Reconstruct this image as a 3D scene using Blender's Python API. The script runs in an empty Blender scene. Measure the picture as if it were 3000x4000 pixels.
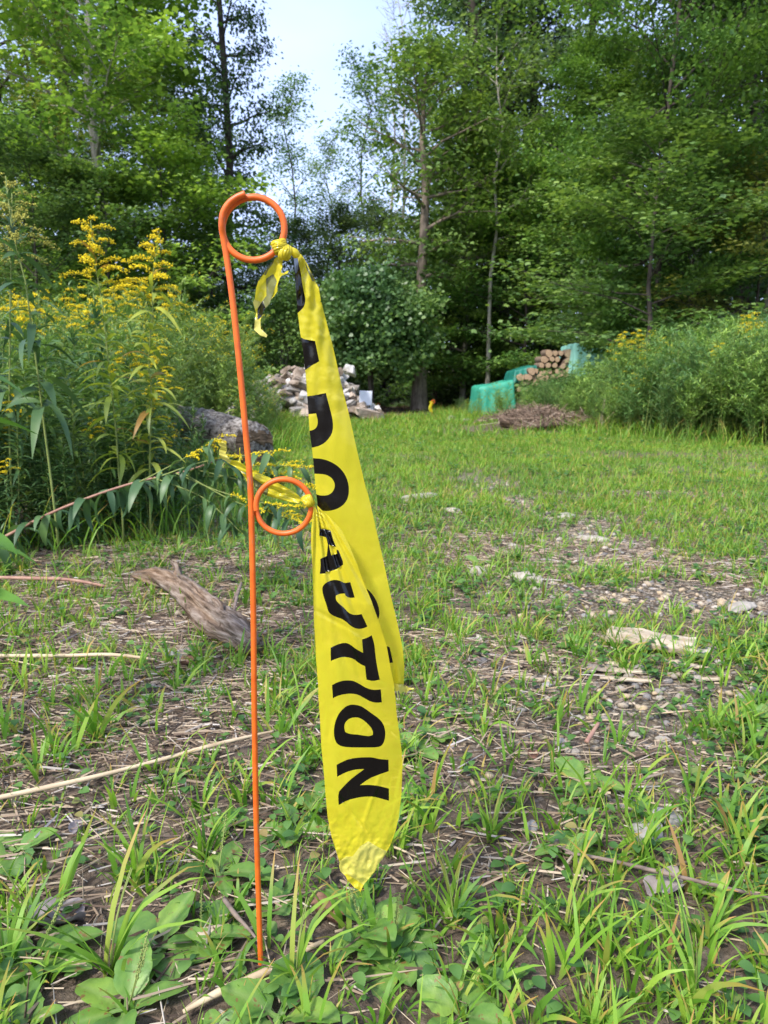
import bpy, math, random
import numpy as np
from mathutils import Vector, Matrix, noise as mnoise
from mathutils.geometry import delaunay_2d_cdt
R = math.radians
S = bpy.context.scene
# ------------------------------------------------------------------ camera, sky, sun, exposure
F = 2773.0; H = 0.60; PITCH = R(10.2)
cam = bpy.data.objects.new("camera", bpy.data.cameras.new("camera"))
S.collection.objects.link(cam); S.camera = cam
cam.location = (0, 0, H); cam.rotation_euler = (R(90) - PITCH, 0, 0)
cam.data.sensor_fit = 'VERTICAL'; cam.data.sensor_height = 36.0
cam.data.lens = 36.0 * F / 4000.0; cam.data.clip_start = 0.02; cam.data.clip_end = 1500
cam.data.dof.use_dof = True; cam.data.dof.focus_distance = 0.72
cam.data.dof.aperture_fstop = cam.data.lens / 1.6
SUN_EL = R(50); SUN_AZ = R(-140)          # azimuth from +Y towards +X: behind the camera, left
w = bpy.data.worlds.new("World"); S.world = w; w.use_nodes = True
nt = w.node_tree; nt.nodes.clear()
sky = nt.nodes.new("ShaderNodeTexSky"); sky.sky_type = 'NISHITA'; sky.sun_disc = False
sky.sun_elevation = SUN_EL; sky.sun_rotation = SUN_AZ; sky.dust_density = 3.0; sky.air_density = 1.0; sky.ozone_density = 2.0
bg = nt.nodes.new("ShaderNodeBackground"); bg.inputs[1].default_value = 0.14
out = nt.nodes.new("ShaderNodeOutputWorld")
tc = nt.nodes.new("ShaderNodeTexCoord"); nz = nt.nodes.new("ShaderNodeTexNoise")
nz.inputs["Scale"].default_value = 1.6; nz.inputs["Detail"].default_value = 5; nz.inputs["Roughness"].default_value = 0.5
mp = nt.nodes.new("ShaderNodeMapping"); mp.inputs["Scale"].default_value = (1, 1, 2.2)
cr = nt.nodes.new("ShaderNodeValToRGB"); cr.color_ramp.elements[0].position = 0.30; cr.color_ramp.elements[1].position = 0.75
cr.color_ramp.elements[0].color = (.25, .25, .25, 1); cr.color_ramp.elements[1].color = (.8, .8, .8, 1)
mx = nt.nodes.new("ShaderNodeMix"); mx.data_type = 'RGBA'; mx.inputs[7].default_value = (3.9, 4.75, 7.5, 1)
L = nt.links.new
L(tc.outputs["Generated"], mp.inputs[0]); L(mp.outputs[0], nz.inputs["Vector"]); L(nz.outputs["Fac"], cr.inputs[0])
L(cr.outputs[0], mx.inputs[0]); L(sky.outputs[0], mx.inputs[6]); L(mx.outputs[2], bg.inputs[0]); L(bg.outputs[0], out.inputs[0])
sun = bpy.data.objects.new("sun", bpy.data.lights.new("sun", 'SUN')); S.collection.objects.link(sun)
sun.data.energy = 2.5; sun.data.angle = R(9); sun.data.color = (1, .95, .86)
sd = Vector((math.sin(SUN_AZ) * math.cos(SUN_EL), math.cos(SUN_AZ) * math.cos(SUN_EL), math.sin(SUN_EL)))
sun.rotation_euler = sd.to_track_quat('Z', 'Y').to_euler()
S.view_settings.view_transform = 'Standard'; S.view_settings.look = 'None'
S.view_settings.exposure = 1.06; S.view_settings.gamma = 1
S.cycles.max_bounces = 6; S.cycles.diffuse_bounces = 3; S.cycles.glossy_bounces = 2
S.cycles.transmission_bounces = 4; S.cycles.transparent_max_bounces = 8
S.cycles.sample_clamp_indirect = 6

# ------------------------------------------------------------------ helpers
def ray(px, py):
    x = (px - 1500) / F; y = -(py - 2000) / F
    return Vector((x, math.cos(PITCH) + y * math.sin(PITCH), -math.sin(PITCH) + y * math.cos(PITCH)))
def P(px, py, Y):
    d = ray(px, py); t = Y / d.y
    return Vector((d.x * t, Y, H + d.z * t))
def G(px, py):
    d = ray(px, py); t = H / -d.z
    return Vector((d.x * t, d.y * t, 0))
D = 1.8083                                   # the photograph looked at 1659 px wide
def PD(x, y, Y): return P(x * D, y * D, Y)
def GD(x, y): return G(x * D, y * D)
_r = np.random.RandomState(7); _perm = _r.rand(256, 256)
def vn(x, y):
    xi = np.floor(x).astype(int); yi = np.floor(y).astype(int); fx = x - xi; fy = y - yi
    fx = fx * fx * (3 - 2 * fx); fy = fy * fy * (3 - 2 * fy)
    g = lambda a, b: _perm[a & 255, b & 255]
    return (g(xi, yi) * (1 - fx) + g(xi + 1, yi) * fx) * (1 - fy) + (g(xi, yi + 1) * (1 - fx) + g(xi + 1, yi + 1) * fx) * fy
def fbm(x, y, s, o=4):
    x = np.asarray(x, float) * s + 31.7; y = np.asarray(y, float) * s + 17.3; a = .5; t = 0
    for _ in range(o): t = t + a * vn(x, y); x = x * 2.03 + 9.1; y = y * 2.03 + 4.7; a *= .5
    return t / (1 - .5 ** o)
def hgt(x, y):
    x = np.asarray(x, float); y = np.asarray(y, float)
    return hgt0(x, y) - (H_FOOT + .006) * np.exp(-((x + .12) ** 2 + (y - .66) ** 2) / .35 ** 2)
def hgt0(x, y):
    x = np.asarray(x, float); y = np.asarray(y, float)
    far = np.clip((np.hypot(x, y) - 20) / 60, 0, 1)
    return ((fbm(x, y, 1.3, 3) - .5) * .05 + (fbm(x + 5, y, 9, 3) - .5) * .018 + far ** 1.4 * 3.0
            + np.exp(-((x - 2.0) ** 2 / .35 + (y - 9.6) ** 2 / .5)) * .12)
H_FOOT = float(hgt0(np.array([-.12]), np.array([.652]))[0])
def h1(x, y): return float(hgt(np.array([x]), np.array([y]))[0])
class MB:
    def __init__(s): s.v = []; s.f = []; s.n = 0; s.at = []
    def add(s, v, f, m=0, att=None):
        """v (n,3); f list of arrays (k, corners)"""
        v = np.asarray(v, float)
        if not isinstance(f, list): f = [f]
        for a in f:
            a = np.asarray(a, int)
            if a.size: s.f.append((a + s.n, m))
        s.v.append(v); s.at.append(np.zeros(len(v)) if att is None else att); s.n += len(v)
    def build(s, name, mats, parent=None, smooth=True, loc=None, attr=False):
        me = bpy.data.meshes.new(name)
        V = np.concatenate(s.v); cnt = []; idx = []; mi = []
        for a, m in s.f:
            cnt.append(np.full(len(a), a.shape[1])); idx.append(a.ravel()); mi.append(np.full(len(a), m))
        cnt = np.concatenate(cnt); idx = np.concatenate(idx); mi = np.concatenate(mi)
        me.vertices.add(len(V)); me.vertices.foreach_set("co", V.ravel())
        me.loops.add(len(idx)); me.loops.foreach_set("vertex_index", idx)
        me.polygons.add(len(cnt)); me.polygons.foreach_set("loop_start", np.concatenate(([0], np.cumsum(cnt)[:-1])))
        me.polygons.foreach_set("material_index", mi)
        me.polygons.foreach_set("use_smooth", np.full(len(cnt), smooth))
        if attr:
            a = me.attributes.new("t", 'FLOAT', 'POINT'); a.data.foreach_set("value", np.concatenate(s.at))
        me.update(calc_edges=True)
        if not isinstance(mats, (list, tuple)): mats = [mats]
        for m in mats: me.materials.append(m)
        o = bpy.data.objects.new(name, me); S.collection.objects.link(o)
        if parent is not None: o.parent = parent
        if loc is not None: o.location = loc
        return o
def tag(o, label=None, cat=None, group=None, kind=None):
    if label: o["label"] = label
    if cat: o["category"] = cat
    if group: o["group"] = group
    if kind: o["kind"] = kind
    return o
def empty(name, loc=(0, 0, 0), rz=0, sc=1):
    o = bpy.data.objects.new(name, None); o.empty_display_size = .05; S.collection.objects.link(o)
    o.location = loc; o.rotation_euler = (0, 0, rz); o.scale = (sc,) * 3 if not hasattr(sc, '__len__') else sc
    return o
def copy_tree(o, parent=None):
    c = o.copy(); S.collection.objects.link(c); c.parent = parent
    for ch in list(o.children): copy_tree(ch, c)
    return c
def paint(o, col):
    o.color = (*col, 1)
    for c in o.children: paint(c, col)
def tube(pts, rad, n=6, cap=True):
    pts = [Vector(p) for p in pts]; k = len(pts); V = np.zeros((k * n, 3)); u = None
    for i, p in enumerate(pts):
        t = (pts[min(i + 1, k - 1)] - pts[max(i - 1, 0)]).normalized()
        if u is None: u = t.orthogonal().normalized()
        else:
            u = u - t * u.dot(t); u = u.normalized() if u.length > 1e-6 else t.orthogonal().normalized()
        b = t.cross(u); r = rad[i]
        for j in range(n):
            a = 2 * math.pi * j / n; V[i * n + j] = p + (u * math.cos(a) + b * math.sin(a)) * r
    f = [[i * n + j, i * n + (j + 1) % n, (i + 1) * n + (j + 1) % n, (i + 1) * n + j] for i in range(k - 1) for j in range(n)]
    fs = [np.array(f)]
    if cap: fs += [np.array([list(range(n))[::-1]]), np.array([[(k - 1) * n + j for j in range(n)]])]
    return V, fs
def norm(a): return a / (np.linalg.norm(a, axis=-1, keepdims=True) + 1e-9)
def basis(d, n):
    d = norm(d); x = norm(np.cross(d, n)); z = np.cross(x, d)
    return np.stack([x, d, z], axis=2)          # columns: X width, Y length, Z normal
def inst(mb, tv, tf, loc, B, sc, m=0, att=None):
    N = len(loc); k = len(tv)
    if np.ndim(sc) == 1: sc = np.repeat(np.asarray(sc)[:, None], 3, 1)
    V = np.einsum('nij,nkj->nki', B, tv[None] * sc[:, None, :]) + loc[:, None, :]
    fs = []
    for f in tf:
        f = np.asarray(f); fs.append((f[None] + (np.arange(N) * k)[:, None, None]).reshape(-1, f.shape[1]))
    mb.add(V.reshape(-1, 3), fs, m, None if att is None else np.tile(att, N))
def T_lance(nseg=5, w=.09, droop=.35, fold=.3, wide=3, prof=1.0, wave=0):
    V = []; A = []
    for i in range(nseg + 1):
        t = i / nseg; hw = w * (math.sin(math.pi * min(1, (t * .96 + .04)) ** prof) ** .8) if 0 < i < nseg else (w * .12 if i == 0 else .002)
        y = math.sin(t * 1.2) / 1.2 if droop else t; z = -droop * t * t
        wz = wave * math.sin(t * 17) * hw * 3
        if wide == 3: V += [(-hw, y, z + fold * hw + wz), (0, y, z), (hw, y, z + fold * hw - wz)]; A += [t] * 3
        else: V += [(-hw, y, z), (hw, y, z)]; A += [t] * 2
    f = [[i * wide + j, i * wide + j + 1, (i + 1) * wide + j + 1, (i + 1) * wide + j] for i in range(nseg) for j in range(wide - 1)]
    return np.array(V), [np.array(f)], np.array(A)
def T_poly(pts, fold=0.0):
    V = np.array([(x, y, -fold * abs(x)) for x, y in pts], float); return V, [np.array([list(range(len(pts)))])], np.zeros(len(pts))
T_RHOMB = (np.array([(0, 0, 0), (.3, .45, .06), (0, 1, -.08), (-.3, .45, .06)]), [np.array([[0, 1, 2], [0, 2, 3]])], np.zeros(4))
T_MAPLE = T_poly([(0, 0), (.25, .12), (.55, .25), (.33, .42), (.5, .72), (.2, .66), (0, 1.05), (-.2, .66), (-.5, .72), (-.33, .42), (-.55, .25), (-.25, .12)], .18)
T_MAP5 = T_poly([(0, 0), (.30, .15), (.52, .5), (.26, .58), (0, 1.05), (-.26, .58), (-.52, .5), (-.30, .15)], .2)
T_HEART = T_poly([(0, .08), (.25, -.05), (.5, .15), (.5, .5), (.25, .85), (0, 1.05), (-.25, .85), (-.5, .5), (-.5, .15), (-.25, -.05)], .15)
def rv(rng, n, s=(1, 1, 1)): return rng.randn(n, 3) * np.array(s)

# ------------------------------------------------------------------ materials
def new_mat(name):
    m = bpy.data.materials.new(name); m.use_nodes = True; t = m.node_tree; t.nodes.clear(); return m, t
def nd(t, typ, **kw):
    n = t.nodes.new(typ)
    for k, v in kw.items(): setattr(n, k, v)
    return n
def ramp(t, fac, stops, interp='LINEAR'):
    n = nd(t, "ShaderNodeValToRGB"); e = n.color_ramp; e.interpolation = interp
    while len(e.elements) < len(stops): e.elements.new(.5)
    for el, (p, c) in zip(e.elements, stops): el.position = p; el.color = (*c, 1)
    t.links.new(fac, n.inputs[0]); return n.outputs[0]
def mixc(t, fac, a, b, mode='MIX'):
    n = nd(t, "ShaderNodeMix", data_type='RGBA', blend_type=mode)
    for i, v in ((0, fac), (6, a), (7, b)):
        if isinstance(v, (int, float)): n.inputs[i].default_value = v
        elif isinstance(v, tuple): n.inputs[i].default_value = (*v, 1)
        else: t.links.new(v, n.inputs[i])
    return n.outputs[2]
def math_(t, op, a, b=0.0):
    n = nd(t, "ShaderNodeMath", operation=op)
    for i, v in ((0, a), (1, b)):
        if isinstance(v, (int, float)): n.inputs[i].default_value = v
        else: t.links.new(v, n.inputs[i])
    return n.outputs[0]
def noise(t, scale, detail=4, rough=.55, coord="Object", dist=0, vec_scale=None):
    c = nd(t, "ShaderNodeTexCoord"); n = nd(t, "ShaderNodeTexNoise")
    n.inputs["Scale"].default_value = scale; n.inputs["Detail"].default_value = detail; n.inputs["Roughness"].default_value = rough
    n.inputs["Distortion"].default_value = dist
    if vec_scale:
        mpn = nd(t, "ShaderNodeMapping"); mpn.inputs["Scale"].default_value = vec_scale
        t.links.new(c.outputs[coord], mpn.inputs[0]); t.links.new(mpn.outputs[0], n.inputs["Vector"])
    else: t.links.new(c.outputs[coord], n.inputs["Vector"])
    return n.outputs["Fac"]
def finish(t, col, rough=.6, trans=0.0, bump=None, bstr=.3, bdist=.01, spec=.4, tcol=None, clear=0, coat=0):
    p = nd(t, "ShaderNodeBsdfPrincipled"); o = nd(t, "ShaderNodeOutputMaterial")
    if isinstance(col, tuple): p.inputs["Base Color"].default_value = (*col, 1)
    else: t.links.new(col, p.inputs["Base Color"])
    if isinstance(rough, float): p.inputs["Roughness"].default_value = rough
    else: t.links.new(rough, p.inputs["Roughness"])
    p.inputs["Specular IOR Level"].default_value = spec; p.inputs["Coat Weight"].default_value = coat
    if bump is not None:
        b = nd(t, "ShaderNodeBump"); b.inputs["Strength"].default_value = bstr; b.inputs["Distance"].default_value = bdist
        t.links.new(bump, b.inputs["Height"]); t.links.new(b.outputs[0], p.inputs["Normal"])
    sh = p.outputs[0]
    if trans:
        tr = nd(t, "ShaderNodeBsdfTranslucent"); tc_ = tcol if tcol is not None else col
        if isinstance(tc_, tuple): tr.inputs[0].default_value = (*tc_, 1)
        else: t.links.new(tc_, tr.inputs[0])
        ms = nd(t, "ShaderNodeMixShader"); ms.inputs[0].default_value = trans
        t.links.new(sh, ms.inputs[1]); t.links.new(tr.outputs[0], ms.inputs[2]); sh = ms.outputs[0]
    if clear:
        tp = nd(t, "ShaderNodeBsdfTransparent"); tp.inputs[0].default_value = (1, .9, .25, 1)
        ms = nd(t, "ShaderNodeMixShader"); ms.inputs[0].default_value = clear
        t.links.new(sh, ms.inputs[1]); t.links.new(tp.outputs[0], ms.inputs[2]); sh = ms.outputs[0]
    t.links.new(sh, o.inputs[0])
def isl(t): return nd(t, "ShaderNodeNewGeometry").outputs["Random Per Island"]
def attr_t(t): n = nd(t, "ShaderNodeAttribute", attribute_name="t"); return n.outputs["Fac"]
def leaf_mat(name, ns=1.2, trans=.33, rough=.42, warm=(.55, .42, .06), warmth=.0):
    """colour comes from the object's own colour, varied leaf by leaf and clump by clump"""
    m, t = new_mat(name); oi = nd(t, "ShaderNodeObjectInfo"); r = isl(t)
    v = ramp(t, r, [(0, (.7, .78, .8)), (.5, (1.15, 1.15, 1.2)), (1, (1.8, 1.6, 1.5))])
    c = mixc(t, 1.0, oi.outputs["Color"], v, 'MULTIPLY')
    n = noise(t, ns, 3); v2 = ramp(t, n, [(.35, (.62, .72, .82)), (.65, (1.45, 1.3, 1.05))])
    c = mixc(t, 1.0, c, v2, 'MULTIPLY')
    if warmth:
        wv = ramp(t, math_(t, 'FRACT', math_(t, 'MULTIPLY', r, 17.3)), [(1 - warmth, (0, 0, 0)), (min(1, 1 - warmth + .02), (1, 1, 1))])
        c = mixc(t, wv, c, warm)
    tc2 = mixc(t, 1.0, c, (1.35, 1.4, .75), 'MULTIPLY')
    finish(t, c, rough, trans, spec=.4, tcol=tc2); return m
M = {}
M['leaf'] = leaf_mat("tree_leaf", .5); M['leaf_warm'] = leaf_mat("tree_leaf_turning", .5, warmth=.12)
M['weed'] = leaf_mat("weed_leaf", 6, .3); M['weedy'] = leaf_mat("weed_leaf_yellowing", 6, .35, warm=(.35, .2, .05), warmth=.06)
def bark(name, a, b, scale=18, stretch=(1, 1, .25)):
    m, t = new_mat(name); n = noise(t, scale, 6, .65, vec_scale=stretch); n2 = noise(t, scale * .2, 3)
    c = ramp(t, n, [(.3, a), (.7, b)]); c = mixc(t, 1.0, c, ramp(t, n2, [(.3, (.7, .7, .7)), (.7, (1.2, 1.2, 1.2))]), 'MULTIPLY')
    finish(t, c, .9, bump=n, bstr=.8, bdist=.02, spec=.2); return m
M['bark'] = bark("grey_bark", (.04, .032, .026), (.13, .108, .09)); M['bark_pale'] = bark("pale_bark", (.22, .2, .16), (.5, .47, .40))
M['bark_log'] = bark("log_bark", (.10, .085, .075), (.42, .38, .34), 26, (.35, 1, 1))
def simple(name, a, b, scale=10, rough=.7, bs=.3, bd=.004, trans=0.0, stretch=None, spec=.3, isle=0):
    m, t = new_mat(name); n = noise(t, scale, 5, .6, vec_scale=stretch); c = ramp(t, n, [(.3, a), (.7, b)])
    if isle: c = mixc(t, 1.0, c, ramp(t, isl(t), [(0, (1 - isle,) * 3), (1, (1 + isle,) * 3)]), 'MULTIPLY')
    finish(t, c, rough, trans, n, bs, bd, spec); return m
M['stem'] = simple("green_stem", (.16, .22, .05), (.26, .30, .09), 30, .6)
M['stem_red'] = simple("reddish_stem", (.26, .13, .10), (.40, .24, .17), 30, .6)
M['floret'] = simple("goldenrod_floret", (.86, .66, .012), (.97, .84, .04), 90, .7, trans=.3, isle=.2)
M['floret_dull'] = simple("goldenrod_bud", (.30, .33, .07), (.50, .45, .07), 90, .7, trans=.15, isle=.3)
m, t = new_mat('orange_vinyl_coat'); n_ = noise(t, 55, 5, .65); c = ramp(t, n_, [(.3, (.60, .10, .012)), (.6, (.76, .145, .014))]); sc_ = noise(t, 300, 3, .6, vec_scale=(1, 1, .12)); c = mixc(t, ramp(t, sc_, [(.64, (0, 0, 0)), (.70, (1, 1, 1))]), c, (.38, .16, .07)); finish(t, c, ramp(t, n_, [(.3, (.34, .34, .34)), (.7, (.55, .55, .55))]), bump=sc_, bstr=.25, bdist=.0006, spec=.45); M['orange'] = m
M['orange_old'] = simple("orange_vinyl_coat", (.68, .095, .010), (.76, .12, .014), 60, .38, .15, .0006, spec=.45)
# caution tape film: thin, translucent, glossy
def film(name, a, b, trans, clear, rough=.26, bs=.35):
    m, t = new_mat(name); n = noise(t, 9, 3, .5, dist=.6); n2 = noise(t, 60, 3, .5)
    c = ramp(t, n, [(.3, a), (.7, b)]); h = math_(t, 'ADD', n, math_(t, 'MULTIPLY', n2, .12))
    finish(t, c, rough, trans, h, bs, .012, .5, clear=clear); return m
M['film'] = film("yellow_film", (.76, .65, .030), (.82, .72, .045), .38, .16, .18, .4)
M['film_pale'] = film("pale_stretched_film", (.70, .62, .09), (.78, .72, .20), .35, .12, .14, .8)
M['print'] = film("black_print", (.002, .002, .002), (.004, .004, .003), 0, 0.0, .16, .2)
M['olive'] = film("print_seen_through_film", (.14, .155, .05), (.20, .21, .09), .25, .05)

# ------------------------------------------------------------------ patches of bare ground
# (centre px on the 1659 wide view, radii m, weight, kind)
PATCH = []
def patch(x, y, rx, ry, wgt, kind): p = GD(x, y); PATCH.append((p.x, p.y, rx, ry, wgt, kind))
patch(180, 1560, .42, .34, 1.0, 'litter'); patch(330, 1400, .45, .35, .8, 'litter'); patch(120, 1800, .30, .16, .9, 'litter')
patch(400, 1220, .45, .30, .8, 'litter'); patch(420, 2000, .17, .1, .6, 'litter'); patch(250, 1950, .2, .06, .7, 'litter')
patch(1290, 1470, .42, .20, 1.0, 'gravel'); patch(1080, 1480, .26, .13, .9, 'gravel'); patch(1240, 1590, .22, .10, .6, 'gravel')
patch(1560, 1300, .55, .16, .95, 'gravel'); patch(1300, 1180, .22, .35, .9, 'gravel'); patch(1180, 1110, .12, .5, .8, 'gravel')
patch(1580, 1560, .3, .12, .6, 'gravel'); patch(1150, 1260, .2, .12, .6, 'gravel'); patch(870, 987, .3, .25, .9, 'gravel')
patch(1060, 1035, .18, .4, .8, 'gravel'); patch(1560, 1010, .5, .3, .7, 'gravel'); patch(1300, 1700, .3, .06, .5, 'gravel')
patch(1110, 930, .9, .7, 1.0, 'litter'); patch(850, 868, 1.4, 3.0, 1.5, 'litter'); patch(1500, 985, 1.1, .35, .8, 'litter')
patch(1000, 1180, .30, .18, .7, 'litter'); patch(1450, 1230, .40, .16, .8, 'litter'); patch(960, 1420, .24, .16, .75, 'litter'); patch(1500, 1080, .5, .25, .6, 'litter'); patch(1130, 1640, .20, .09, .7, 'litter'); patch(1500, 1680, .25, .08, .7, 'litter'); patch(1000, 1880, .12, .05, .7, 'litter'); patch(1290, 1850, .2, .05, .5, 'litter'); patch(980, 1600, .22, .09, .5, 'litter'); patch(730, 1020, .15, .4, .6, 'litter')
def masks(x, y):
    li = np.zeros_like(x); gr = np.zeros_like(x)
    wx = (fbm(x, y, 4.5, 3) - .5) * .35; wy = (fbm(x + 40, y, 4.5, 3) - .5) * .35
    s = np.clip(y / 2, .6, 3)
    for cx, cy, rx, ry, wgt, k in PATCH:
        d = np.hypot((x + wx * s - cx) / rx, (y + wy * s - cy) / ry); v = wgt * np.clip(1.6 - d, 0, 1)
        if k == 'litter': li = np.maximum(li, v)
        else: gr = np.maximum(gr, v)
    return li, gr
# left edge of the grass: front of the goldenrod bank; right: front of the feathery bank
LB = np.array([(-2.2, 2.0), (-1.42, 2.30), (-.82, 2.75), (-1.0, 3.4), (-1.32, 4.4), (-1.5, 5.2), (-1.1, 6.5), (-1.35, 9), (-1.75, 11.5), (-2.6, 14)])
RB = np.array([(3.9, 6.2), (2.9, 7.6), (2.40, 8.9), (1.95, 10.0), (1.5, 11.5), (1.15, 13.5), (1.1, 15.5)])
def left_x(y): return np.interp(y, LB[:, 1], LB[:, 0])
def right_x(y): return np.interp(y, RB[:, 1], RB[:, 0], left=8)

# ------------------------------------------------------------------ ground sheet
n = 520; u = np.linspace(-1, 1, n); sx = .55 * np.sinh(6.6 * u); sy = 1.15 + .5 * np.sinh(6.7 * u)
X, Y = np.meshgrid(sx, sy); x = X.ravel(); y = Y.ravel()
z = hgt(x, y); near = np.clip((6 - np.hypot(x, y)) / 4, 0, 1); z = z + near * ((fbm(x, y, 34, 3) - .5) * .016 - .002)
i, j = np.meshgrid(np.arange(n - 1), np.arange(n - 1)); a = (j * n + i).ravel()
gm = MB(); gm.add(np.stack([x, y, z], 1), np.stack([a, a + 1, a + n + 1, a + n], 1))
m, t = new_mat("soil_and_gravel")
n1 = noise(t, 7, 6, .65); n2 = noise(t, 60, 6, .7); n3 = noise(t, 260, 4, .7)
soil = ramp(t, n2, [(.25, (.055, .042, .032)), (.5, (.14, .108, .082)), (.75, (.26, .21, .165))])
soil = mixc(t, 1.0, soil, ramp(t, n1, [(.3, (.75, .72, .7)), (.7, (1.2, 1.2, 1.2))]), 'MULTIPLY')
vo = nd(t, "ShaderNodeTexVoronoi"); vo.inputs["Scale"].default_value = 110; c_ = nd(t, "ShaderNodeTexCoord"); t.links.new(c_.outputs["Object"], vo.inputs["Vector"])
gcol = ramp(t, nd(t, "ShaderNodeSeparateColor").outputs[0], [(0, (.14, .12, .10)), (.4, (.27, .23, .17)), (.7, (.34, .31, .27)), (1, (.48, .39, .27))])
sep = [q for q in t.nodes if q.bl_idname == "ShaderNodeSeparateColor"][0]; t.links.new(vo.outputs["Color"], sep.inputs[0])
gcol = mixc(t, 1.0, gcol, ramp(t, vo.outputs["Distance"], [(.25, (1, 1, 1)), (.6, (.35, .33, .3))]), 'MULTIPLY')
ag = nd(t, "ShaderNodeAttribute", attribute_name="gravel"); al = nd(t, "ShaderNodeAttribute", attribute_name="green")
base = mixc(t, ag.outputs["Fac"], soil, gcol)
gg = ramp(t, noise(t, 30, 5, .7), [(.3, (.07, .11, .02)), (.7, (.17, .26, .04))])
base = mixc(t, al.outputs["Fac"], base, gg)
finish(t, base, .95, 0, math_(t, 'ADD', n2, math_(t, 'MULTIPLY', n3, .3)), .9, .012, .15)
ground = gm.build("ground", m); tag(ground, kind="structure")
li, gr = masks(x, y)
grn = np.clip((y - 3.5) / 4, 0, .85) * np.clip(1.1 - np.maximum(li, gr), 0, 1) * np.clip((17 - y) / 2, 0, 1) * (1 - np.clip((y - 13.2) * 2, 0, 1) * ((x / np.maximum(y, 1) > -.05) & (x / np.maximum(y, 1) < .065)))
for nm, val in (("gravel", np.clip(gr * 1.2, 0, 1)), ("green", grn)):
    at = ground.data.attributes.new(nm, 'FLOAT', 'POINT'); at.data.foreach_set("value", val)

# ------------------------------------------------------------------ grass, litter, pebbles, ground cover (stuff)
def wedge(rng, N, y0, y1, k=.62):
    y = np.sqrt(rng.rand(N) * (y1 ** 2 - y0 ** 2) + y0 ** 2); x = (rng.rand(N) * 2 - 1) * (k * y + .60); return x, y
def blades(mb, rng, x, y, az, ln, wd, lean, seg, curl=1.0):
    N = len(x); z0 = hgt(x, y) - .003; t = np.linspace(0, 1, seg + 1)
    dx = np.cos(az); dy = np.sin(az); V = np.zeros((N, seg + 1, 2, 3)); tw = rng.randn(N) * .7
    px = np.zeros(N); pz = np.zeros(N); pts = [(px.copy(), pz.copy())]
    for i in range(seg):
        a = lean + curl * (t[i] ** 1.2) * (1.1 + .6 * rng.rand(N)); px = px + np.sin(a) * ln / seg; pz = pz + np.cos(a) * ln / seg
        pz = np.maximum(pz, .004); pts.append((px.copy(), pz.copy()))
    sxv = -np.sin(az + tw); syv = np.cos(az + tw)
    for i in range(seg + 1):
        hw = wd * .5 * (min(1, .6 + t[i] * 1.2) * (1 - t[i] ** 2.4)) + .0002
        cx = x + dx * pts[i][0]; cy = y + dy * pts[i][0]; cz = z0 + pts[i][1]
        for s_, sg in ((0, -1), (1, 1)):
            V[:, i, s_, 0] = cx + sg * sxv * hw; V[:, i, s_, 1] = cy + sg * syv * hw; V[:, i, s_, 2] = cz + (sg > 0) * hw * .6
    k = 2 * (seg + 1); f = np.array([[2 * i, 2 * i + 1, 2 * i + 3, 2 * i + 2] for i in range(seg)])
    F_ = (f[None] + (np.arange(N) * k)[:, None, None]).reshape(-1, 4)
    mb.add(V.reshape(-1, 3), F_, 0, np.tile(np.repeat(t, 2), N))
def grass_keep(x, y, rng, thin=1.0):
    li, gr = masks(x, y); d = 1.0 - .88 * np.clip(li, 0, 1) - .93 * np.clip(gr - li * .8, 0, 1) + (fbm(x, y, 3.2, 3) - .5) * .9
    d = d * (x > left_x(y) - .25 - .1 * y) * (x < right_x(y) + .4) * thin * (1 - ((y > 13.2 + fbm(x, y, 2, 2) * 1.2) & (x / y > -.05) & (x / y < .065)))
    return rng.rand(len(x)) < d
def tufts(mb, seed, N, y0, y1, nb, l0, l1, w0, w1, seg, k=.62):
    rng = np.random.RandomState(seed); x, y = wedge(rng, N, y0, y1, k); kp = grass_keep(x, y, rng); x = x[kp]; y = y[kp]
    c = rng.randint(nb[0], nb[1], len(x)); X = np.repeat(x, c); Y = np.repeat(y, c); sz = np.repeat(.6 + .8 * rng.rand(len(x)), c); n = len(X)
    az = rng.rand(n) * 6.283; r = rng.rand(n) * .012; X = X + np.cos(az) * r; Y = Y + np.sin(az) * r
    blades(mb, rng, X, Y, az, (l0 + (l1 - l0) * rng.rand(n) ** 1.5) * sz, (w0 + (w1 - w0) * rng.rand(n)) * np.sqrt(sz), .05 + rng.rand(n) * .6, seg, .15 + 1.0 * rng.rand(n) ** 1.3)
m, t = new_mat("grass_blade"); r = isl(t); at_ = attr_t(t)
c = ramp(t, r, [(0, (.075, .18, .024)), (.35, (.13, .27, .034)), (.7, (.19, .34, .045)), (.93, (.26, .37, .06)), (.98, (.42, .32, .12)), (1, (.28, .16, .08))])
c = mixc(t, 1.0, c, ramp(t, noise(t, 1.6, 3), [(.35, (.9, .95, .95)), (.65, (1.4, 1.3, 1.0))]), 'MULTIPLY')
r2 = math_(t, 'FRACT', math_(t, 'MULTIPLY', r, 31.7)); tipm = math_(t, 'MULTIPLY', ramp(t, at_, [(.55, (0, 0, 0)), (.95, (1, 1, 1))]), ramp(t, r2, [(.6, (0, 0, 0)), (.7, (1, 1, 1))]))
c = mixc(t, tipm, c, (.45, .25, .07)); c = mixc(t, ramp(t, at_, [(0, (.6, .6, .6)), (.15, (0, 0, 0))]), c, (.22, .2, .08))
finish(t, c, .5, .35, spec=.35, tcol=mixc(t, 1.0, c, (1.4, 1.6, .7), 'MULTIPLY')); M['grass'] = m
g = MB()
tufts(g, 1, 1950, .40, 1.5, (3, 7), .035, .088, .0035, .0072, 6)
tufts(g, 11, 5000, .40, 1.7, (3, 8), .02, .055, .0013, .0035, 5)
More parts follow.
